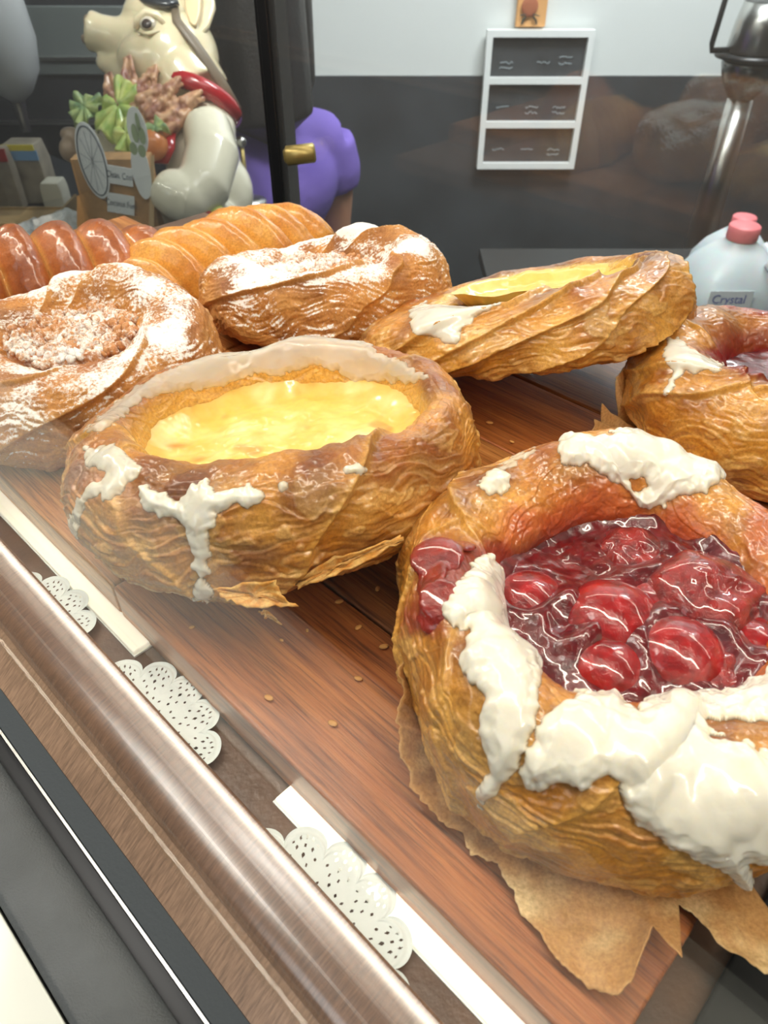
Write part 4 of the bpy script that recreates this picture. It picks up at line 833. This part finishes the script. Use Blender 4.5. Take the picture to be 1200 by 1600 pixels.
MB().ball(pg(238, 226, -.078), (.022, .020, .022), AXI, 20).build('pumpkin', plain('orange_ceramic', lin(206, 126, 70), .3, coat=.6), pig, True)
Mwheat = leafmat('grain_ceramic', (158, 104, 88), (214, 168, 126))
def ear_of_grain(a, b_, r, d, seed):
    m = MB(); p0, p1 = pg(*a, d), pg(*b_, d); rr = random.Random(seed); n_ = 13
    for i in range(n_):
        f = i / (n_ - 1); p = p0 + (p1 - p0) * f; rad = r * (1 - .55 * f)
        for j in range(7): t = j * .9 + i * 1.1; m.ball(p + (Rv * math.cos(t) + Uv * math.sin(t) * .8) * rad * .85 + Fv * rad * .5 * math.cos(t * 1.7), rad * .42, None, 8)
    blob('grain_ear', m, Mwheat, pig, .0015, 0)
for i, (a, b_, r) in enumerate((((205, 150), (200, 92), .013), ((222, 160), (240, 108), .015), ((225, 175), (275, 128), .018), ((232, 190), (308, 150), .020), ((250, 200), (290, 178), .018), ((178, 160), (170, 118), .012), ((230, 165), (215, 130), .016))): ear_of_grain(a, b_, r, -.055 - .004 * (i % 3), i)
# kraft sign box ----------------------------------------------------
MB.rs = 1.0; KD = 1.03
def kp(x, y, d=0): return atd(x, y, KD + d)
kb = thing('kraft_carton', 'brown kraft drink carton with white oval slices and two labels in front of the pig', 'carton', (kp(180, 365)[0], kp(180, 365)[1], CZ))
zt = kp(180, 236)[2]; x0, x1 = kp(122, 300)[0], kp(238, 300)[0]; yk = kp(180, 300)[1]; W_ = x1 - x0; xm = (x0 + x1) / 2; r1 = np.array([1., 0, 0]); u1 = Z
MB().box((xm, yk + .0175, (zt + CZ) / 2), (W_, .035, zt - CZ)).build('box', M_kraft, kb, bevel=.0015)
def kh(x, y, off=0.): return hit(x, y, yn, yk - off)
MB().prism([kh(121, 368, .0015), kh(238, 372, .0015), kh(234, 348, .0015), kh(136, 299, .0015), kh(121, 306, .0015)][::-1], np.array([0, -.002, 0])).build('pocket_front', M_kraft, kb)
MB().prism([kh(232, 372, .004), kh(241, 372, .004), kh(241, 240, .004), kh(236, 246, .004)][::-1], np.array([0, -.0015, 0])).build('side_flap', plain('kraft_edge', lin(206, 176, 132), .8), kb)
Mpap = plain('label_paper', lin(232, 236, 234), .6); Mpr = plain('printed_ink', lin(92, 100, 112), .7); Mprl = plain('printed_grey', lin(150, 156, 160), .7)
def oval(cx, cy, rx, ry, nm, off, mat, tilt=0, n_=40):
    c = kh(cx, cy, off); e = kh(cx + rx, cy, off)[0] - c[0]; h = abs(kh(cx, cy - ry, off)[2] - kh(cx, cy + ry, off)[2]) / 2; P_ = []
    for a in np.linspace(0, 2 * math.pi, n_, endpoint=False): q_ = np.array([e * math.cos(a), 0, h * math.sin(a)]); P_.append(c + np.array([q_[0] + q_[2] * tilt, 0, q_[2]]))
    return c, e, h, MB().prism(P_, np.array([0, -.0012, 0])).build(nm, mat, kb)
c, e, h, so = oval(145, 252, 22, 60, 'slice_print', .004, Mpap, -.03)
rg = MB(); P_ = [c + np.array([e * .86 * math.cos(a) - h * .9 * math.sin(a) * .03, -.0018, h * .9 * math.sin(a)]) for a in np.linspace(0, 2 * math.pi, 48)]; rg.tube(P_, .0008, 6, cap=False)
adopt_ = rg.build('slice_rind', Mpr, None); adopt(adopt_, kb)
rg = MB()
for a in np.linspace(0, 2 * math.pi, 11, endpoint=False): rg.tube([c + np.array([0, -.0016, 0]), c + np.array([e * .8 * math.cos(a), -.0016, h * .8 * math.sin(a)])], .00035, 5)
rg.build('slice_rays', Mprl, kb)
oval(221, 268, 14, 44, 'slice_print', .006, Mpap, .02); oval(215, 205, 15, 38, 'leaf_print', .0045, Mpap, 0)
for cx, cy, rx, ry in ((211, 208, 5, 15), (222, 212, 5, 14), (209, 232, 6, 10), (222, 236, 6, 10), (215, 190, 3, 14)): oval(cx, cy, rx, ry, 'leaf_mark', .0062, plain('pale_leaf_print', lin(150, 168, 128), .7) if 'pale_leaf_print' not in bpy.data.materials else bpy.data.materials['pale_leaf_print'], 0, 20)
for (cx, cy, hw, hh, body) in ((188, 275, 20, 14, 'Clean. Cool.'), (189, 319, 21, 15, 'Coconut Fuel')):
    P_ = [kh(cx - hw, cy + hh - 4, .004), kh(cx + hw, cy + hh + 3, .004), kh(cx + hw, cy - hh + 3, .004), kh(cx - hw, cy - hh - 4, .004)]
    MB().prism(P_[::-1], np.array([0, -.001, 0])).build('label', Mpap, kb)
    r = P_[1] - P_[0]; text(body, .0120, kh(cx, cy, .0055), Mpr, kb, right=r, up=np.cross(r, [0, 1, 0]) * -1 if np.cross(r, [0, 1, 0])[2] < 0 else np.cross(r, [0, 1, 0]), sx=.62, ext=.0001)
# left: kraft tray with packets, white carton, bag
LD = 1.25
def lp(x, y, d=0): return atd(x, y, LD + d)
lx = lambda x: lp(x, 330)[0]
yL = lp(45, 345)[1]
ty = thing('kraft_tray', 'open kraft cardboard tray at the far left edge', 'tray', (lx(40), yL, LZ))
def pbox(nm, mat, par, xa, xb, ya, yb, y, dep, bev=.001):
    a = hit(xa, yb, yn, y); b_ = hit(xb, ya, yn, y); return MB().box(((a[0] + b_[0]) / 2, y + dep / 2, (a[2] + b_[2]) / 2), (b_[0] - a[0], dep, b_[2] - a[2])).build(nm, mat, par, bevel=bev)
zr = hit(0, 330, yn, yL)[2]; zr2 = hit(0, 352, yn, yL)[2]; trx0, trx1 = lx(-60), lx(88)
M_kr2 = plain('kraft_tray_board', lin(176, 150, 108), .8, bumpk=(200, .2, .001), var=30)
MB().box(((trx0 + trx1) / 2, yL + .06, LZ + .003), (trx1 - trx0, .12, .004)).build('base', M_kr2, ty)
zt2 = hit(0, 322, yn, yL + .12)[2]
MB().box(((trx0 + trx1) / 2, yL + .118, (LZ + zt2) / 2 + .002), (trx1 - trx0, .004, zt2 - LZ - .006)).build('back_wall', M_kr2, ty)
MB().box(((trx0 + trx1) / 2, yL + .002, LZ + .012), (trx1 - trx0, .004, .018)).build('front_lip', M_kr2, ty)
MB().box((trx1 - .002, yL + .06, LZ + .018), (.004, .11, .03)).build('side_wall', M_kr2, ty)
yP = yL + .16
zc0 = LZ
def packet(xa, xb, ytop, y, dep, label, cat, nm, mat, cap=None):
    a = hit(xa, ytop, yn, y); b_ = hit(xb, ytop, yn, y); t = thing(nm, label, cat, ((a[0] + b_[0]) / 2, y + dep / 2, LZ)); h = a[2] - LZ; cx = (a[0] + b_[0]) / 2; w_ = (b_[0] - a[0]) / 2
    MB().prism([(cx - w_, y, LZ + .0005), (cx + w_, y, LZ + .0005), (cx + w_ * .98, y, LZ + h * .7), (cx + w_ * .8, y, LZ + h), (cx - w_ * .8, y, LZ + h), (cx - w_ * .98, y, LZ + h * .7)][::-1], np.array([0, dep, 0])).build('body', mat, t, bevel=.003)
    return t, cx, w_, h
t, cx, w_, h = packet(-6, 56, 226, yP, .05, 'beige snack packet with yellow and blue top at the left edge', 'packet', 'snack_packet', plain('packet_print', lin(158, 150, 134), .4, var=45))
MB().box((cx, yP - .002, LZ + h * .955), (w_ * 1.7, .003, h * .09)).build('yellow_band', plain('yellow_print', lin(226, 210, 66), .5), t)
MB().box((cx, yP - .002, LZ + h * .83), (w_ * 1.9, .003, h * .155)).build('blue_band', plain('blue_print', lin(116, 162, 206), .5), t)
t, cx, w_, h = packet(-40, 8, 232, yP - .03, .025, 'red topped packet cut off by the left edge of the photo', 'packet', 'snack_packet', bpy.data.materials['packet_print'])
MB().box((cx, yP - .032, LZ + h * .9), (w_ * 1.9, .003, h * .2)).build('red_band', plain('red_print', lin(170, 44, 40), .5), t)
t, cx, w_, h = packet(58, 92, 286, yP - .028, .04, 'plain off-white carton beside the beige packet', 'carton', 'white_carton', plain('off_white_card', lin(214, 212, 196), .6))
def wrap(x, y, w_, h_, d, label, seed):
    n_ = 40; P_ = []
    for i in range(n_):
        for j in range(n_):
            u_, v_ = i / (n_ - 1) - .5, j / (n_ - 1) - .5; q_ = lp(x, y, d) + Rv * (u_ * w_) + Uv * (v_ * h_) * (1 - abs(u_) * 1.5); P_.append(q_)
    P_ = np.array(P_); P_ = P_ + Fv * .012 * fbm(P_ * 60, 2, seed)[:, None]
    o = mkmesh('plastic_wrap', P_, gridfaces(n_, n_, wrap=False).reshape(-1, 4), plain('white_film', lin(214, 220, 222), .25, coat=.8, bumpk=(150, .6, .002)) if 'white_film' not in bpy.data.materials else bpy.data.materials['white_film']); s_ = o.modifiers.new('s', 'SOLIDIFY'); s_.thickness = .001; tag(o, label, 'wrapper')
def wrapd(x, y, w_, h_, D, label, seed): 
    wrap(x, y, w_, h_, D - LD, label, seed)
wrapd(54, 362, .075, .05, 1.235, 'crumpled white plastic wrap behind the croissant, the left one', 3); wrapd(104, 352, .10, .055, 1.13, 'crumpled white plastic wrap at the foot of the kraft carton', 6)
# pale rounded shade, top left
ls = thing('pendant_shade', 'pale grey rounded lamp shade hanging in the top left corner', 'lamp', atd(10, 60, 1.3))
cc = atd(0, 60, 1.3); MB().lathe([(.010, -.10), (.03, -.085), (.052, -.05), (.060, 0), (.056, .05), (.04, .10), (.012, .13)], cc, 40).build('shade', plain('frosted_grey', lin(188, 192, 194), .4), ls, True)  # plain pale grey body, narrower at both ends
MB().tube([cc + Z * .13, np.array([cc[0], cc[1], 1.4])], .006, 10).build('cord', M_black, ls); MB().tube([cc - Z * .10, cc - Z * .15], [.012, .008], 14).build('finial', M_steel, ls)
# steel rod stand right of the pig
rd = thing('steel_rod_stand', 'thin steel rod stand with a knob between pig statue and door stile', 'stand', atd(382, 330, 1.16)); p0 = atd(377, 222, 1.16)
MB().tube([(p0[0], p0[1], CZ + .006), (p0[0], p0[1], p0[2] - .008)], .0035, 12).build('rod', M_brass, rd, True); MB().ball(p0, .0085, None, 16).build('knob', M_steel, rd, True)
MB().lathe([(.03, 0), (.03, .004), (.006, .007)], (p0[0], p0[1], CZ + .001), 24).build('foot', M_steel, rd, True)

# person ------------------------------------------------------------
QD = 1.45
def qp(x, y, d=0): return atd(x, y, QD + d)
pn = thing('person', 'person in a purple short-sleeved shirt with long dark hair behind the case', 'person', (qp(430, 300)[0], qp(430, 300)[1] + .02, FLOOR))
Mshirt = plain('purple_cotton', lin(122, 100, 190), .8, bumpk=(60, .3, .004)); Mskin = plain('skin', lin(196, 142, 112), .5, sss=.15); Mhair = plain('dark_hair', lin(24, 23, 26), .4, bumpk=(200, .6, .002)); Mpant = plain('black_trousers', lin(40, 40, 46), .8)
sh = qp(520, 232); shx, shy, shz = sh; cxp = shx - .165; yb = shy + .02
b = MB()   # skin body: arms, neck, head
b.tube([(shx - .015, yb, shz), (shx + .008, yb - .005, shz - .10), (shx + .012, yb - .01, shz - .20), (shx + .01, yb - .03, shz - .29), (shx - .005, yb - .12, shz - .38), (shx - .02, yb - .20, shz - .44)], [.050, .050, .045, .038, .034, .026], 20)
b.tube([(cxp - .165, yb, shz), (cxp - .175, yb - .01, shz - .12), (cxp - .175, yb - .02, shz - .28), (cxp - .16, yb - .12, shz - .38), (cxp - .14, yb - .20, shz - .44)], [.050, .048, .038, .034, .026], 20)
b.tube([(cxp, yb, shz - .02), (cxp, yb - .01, shz + .10), (cxp, yb - .02, shz + .16)], [.060, .050, .055], 20)
b.ball((cxp, yb - .03, shz + .245), (.075, .092, .112), None, 28).ball((cxp, yb - .125, shz + .235), (.012, .018, .018), None, 12).ball((cxp, yb - .085, shz + .175), (.045, .035, .03), None, 16)
for sgn, hx, hy, hz in ((1, shx - .02, yb - .20, shz - .44), (-1, cxp - .14, yb - .20, shz - .44)):
    b.ball((hx, hy - .045, hz - .01), (.036, .048, .016), None, 16)
    for f in range(4):
        L_ = (.065, .075, .07, .055)[f]; x_ = hx + (f - 1.5) * .019; b.tube([(x_, hy - .07, hz - .008), (x_, hy - .09 - L_ * .4, hz - .012), (x_, hy - .09 - L_, hz - .030)], [.0095, .0085, .007], 10)
    b.tube([(hx - sgn * .030, hy - .03, hz - .01), (hx - sgn * .055, hy - .06, hz - .018), (hx - sgn * .060, hy - .09, hz - .025)], [.012, .010, .008], 10)
blob('body', b, Mskin, pn, .006, 3)
for sx in (-1, 1): MB().ball((cxp + sx * .030, yb - .112, shz + .262), (.012, .008, .008), None, 14).build('eye', plain('eye_dark', lin(60, 48, 44), .2) if 'eye_dark' not in bpy.data.materials else bpy.data.materials['eye_dark'], pn, True)
MB().tube([(cxp - .022, yb - .118, shz + .192), (cxp, yb - .124, shz + .190), (cxp + .022, yb - .118, shz + .192)], [.004, .007, .004], 10).build('mouth', plain('lips', lin(178, 100, 96), .4), pn, True)
b = MB().ball((cxp, yb, shz - .06), (.165, .105, .12), None, 28).ball((cxp, yb, shz - .26), (.150, .105, .20), None, 28).ball((cxp, yb, shz - .45), (.155, .11, .12), None, 24)
b.tube([(cxp - .05, yb, shz + .035), (cxp + .10, yb, shz + .012), (shx - .02, yb, shz - .008)], [.060, .058, .062], 20).tube([(cxp + .05, yb, shz + .035), (cxp - .10, yb, shz + .012), (cxp - .155, yb, shz - .008)], [.060, .058, .060], 20)
b.tube([(shx - .025, yb, shz - .005), (shx + .002, yb - .003, shz - .06), (shx + .008, yb - .006, shz - .09)], [.062, .064, .063], 22).tube([(cxp - .155, yb, shz - .005), (cxp - .172, yb, shz - .06), (cxp - .177, yb - .006, shz - .09)], [.062, .062, .060], 22)
blob('shirt', b, Mshirt, pn, .007, 5)
b = MB()
for sx in (-1, 1): b.tube([(cxp + sx * .075, yb, shz - .48), (cxp + sx * .085, yb, shz - .80), (cxp + sx * .085, yb + .01, FLOOR + .08)], [.095, .065, .048], 18)
b.ball((cxp, yb, shz - .50), (.16, .11, .10), None, 22); blob('trousers', b, Mpant, pn, .01, 3)
for sx in (-1, 1): MB().ball((cxp + sx * .085, yb - .04, FLOOR + .035), (.045, .12, .034), None, 18).build('shoe', M_black, pn, True)
b = MB().ball((cxp, yb + .012, shz + .285), (.088, .10, .10), None, 26)
b.tube([(cxp + .055, yb + .02, shz + .27), (cxp + .085, yb - .01, shz + .14), (cxp + .095, yb - .05, shz + .02), (cxp + .085, yb - .085, shz - .06)], [.055, .052, .038, .015], 18)
b.tube([(cxp + .02, yb + .05, shz + .27), (cxp + .03, yb + .07, shz + .08), (cxp + .01, yb + .075, shz + .05)], [.08, .08, .03], 18).tube([(cxp - .055, yb + .02, shz + .27), (cxp - .085, yb - .01, shz + .12), (cxp - .09, yb - .06, shz - .04)], [.055, .05, .02], 18)
blob('hair', b, Mhair, pn, .006, 3)

pn.rotation_euler.z = math.radians(-135); arm_ = np.array([cxp - .175 - pn.location.x, yb - pn.location.y]); c_, s_ = math.cos(math.radians(-135)), math.sin(math.radians(-135))
tg_ = qp(514, 250); pn.location.x = tg_[0] - (arm_[0] * c_ - arm_[1] * s_); pn.location.y = tg_[1] + .10 - (arm_[0] * s_ + arm_[1] * c_); pn.location.z = FLOOR
# jugs ----------------------------------------------------------------
JD = 1.08
def jp(x, y): return atd(x, y, JD)
jt = jp(1165, 352); JH = .235; jz = jt[2] - JH
lc = thing('rear_counter', 'low dark counter behind the case where the jugs stand', 'counter', (.62, 1.32, FLOOR))
MB().box((.66, 1.30, jz - .013), (.90, .62, .024)).build('counter_top', plain('dark_counter_top', lin(26, 25, 26), .4), lc, bevel=.003); MB().box((.66, 1.32, (FLOOR + jz - .026) / 2), (.86, .56, jz - .026 - FLOOR)).build('cabinet', M_cab, lc)
Mjug = plain('translucent_jug_plastic', lin(196, 206, 210), .35, sss=.5); Mcap = plain('pink_cap', lin(222, 116, 122), .45)
def jug(x, y, label, ks=1.0):
    t = thing('water_jug', label, 'jug', (x, y, jz)); c = np.array([x, y, jz]); m = MB(); n_ = 48; V_ = []; rows = [(.062, .001), (.070, .008), (.072, .03), (.072, .125), (.069, .150), (.056, .180), (.036, .203), (.0205, .214), (.0195, .222)]
    for r, z in rows:
        for k in range(n_):
            a = 2 * math.pi * k / n_; e = 4.5 if z < .15 else 2 + 2.5 * max(0, (.20 - z) / .05); s_ = (abs(math.cos(a)) ** e + abs(math.sin(a)) ** e) ** (-1 / e); V_.append(c + np.array([r * s_ * math.cos(a), r * s_ * math.sin(a), z]))
    F_ = [(i * n_ + k, i * n_ + (k + 1) % n_, (i + 1) * n_ + (k + 1) % n_, (i + 1) * n_ + k) for i in range(len(rows) - 1) for k in range(n_)] + [tuple(range(n_ - 1, -1, -1))]
    o = mkmesh('jug_body', V_, F_, Mjug); adopt(o, t)
    mc_ = MB().lathe([(.0215, .215), (.0225, .217), (.0225, .234), (.0205, .236)], c, 36).build('cap', Mcap, t, True)
    MB().tube([c + np.array([.03, -.045, .198]), c + np.array([.055, -.062, .17]), c + np.array([.060, -.066, .12]), c + np.array([.045, -.070, .085])], [.008, .009, .009, .008], 12).build('handle', Mjug, t, True)
    if ks != 1: t.scale = (ks, ks, ks)
    return t, c
j1, c1 = jug(jt[0], jt[1], 'nearer clear plastic water jug with pink cap and blue script label'); jug(jt[0] + .062, jt[1] + .138, 'second smaller water jug with pink cap cut off by the right edge', .85)
Mlb = plain('jug_label', lin(222, 228, 232), .5); Mbl = plain('blue_script', lin(92, 100, 168), .5)
lp_ = hit(1128, 468, yn, c1[1] - .0725); MB().box(lp_ + np.array([.012, 0, 0]), (.064, .001, .026)).build('label', Mlb, j1)
text('Crystal', .019, lp_ + np.array([.010, -.001, 0]), Mbl, j1, right=(1, 0, .0), up=Z, ext=.0001, sx=.9)
# warmer plate at top right; dome and column stand in for a reflected streak
wx = atd(1175, 90, 1.75); cf = thing('coffee_brewer', 'steel coffee stand with a warmer plate at the upper right edge', 'coffee maker', (wx[0], wx[1], FLOOR))
MB().lathe([(.02, -.004), (.085, 0), (.088, .008), (.02, .010)], wx, 40).build('warmer_plate', M_black, cf, True)
MB().lathe([(.012, -.10), (.030, -.085), (.055, -.05), (.066, -.012), (.062, -.004)], wx, 40).build('dome', plain('dark_steel', lin(120, 122, 122), .25, 1), cf, True)
MB().tube([wx - Z * .09, wx - Z * .30, (wx[0], wx[1], FLOOR + .02)], [.030, .034, .05], 32).build('column', M_steel, cf, True)  # steel tube added in place of a soft streak reflected in the glass
MB().lathe([(.16, 0), (.16, .012), (.05, .02)], (wx[0], wx[1], FLOOR + .001), 32).build('foot', M_black, cf, True)
dcn = thing('coffee_decanter', 'steel coffee decanter with black handle on the warmer plate', 'decanter', wx + Z * .0105)
b0 = wx + Z * .0105; MB().lathe([(.060, .0), (.064, .006), (.058, .06), (.050, .10)], b0, 40).build('steel_body', M_steel, dcn, True)
MB().lathe([(.050, .1002), (.047, .125), (.052, .150)], b0, 40).build('glass_neck', M_clear, dcn, True)
MB().lathe([(.053, .150), (.055, .160), (.03, .172)], b0, 32).build('lid', M_black, dcn, True)
MB().tube([b0 + np.array([-.050, -.005, .150]), b0 + np.array([-.085, -.01, .150]), b0 + np.array([-.100, -.01, .135]), b0 + np.array([-.108, -.012, .02]), b0 + np.array([-.105, -.012, .006]), b0 + np.array([-.060, -.005, .006])], .0065, 12).build('handle', M_black, dcn, True)
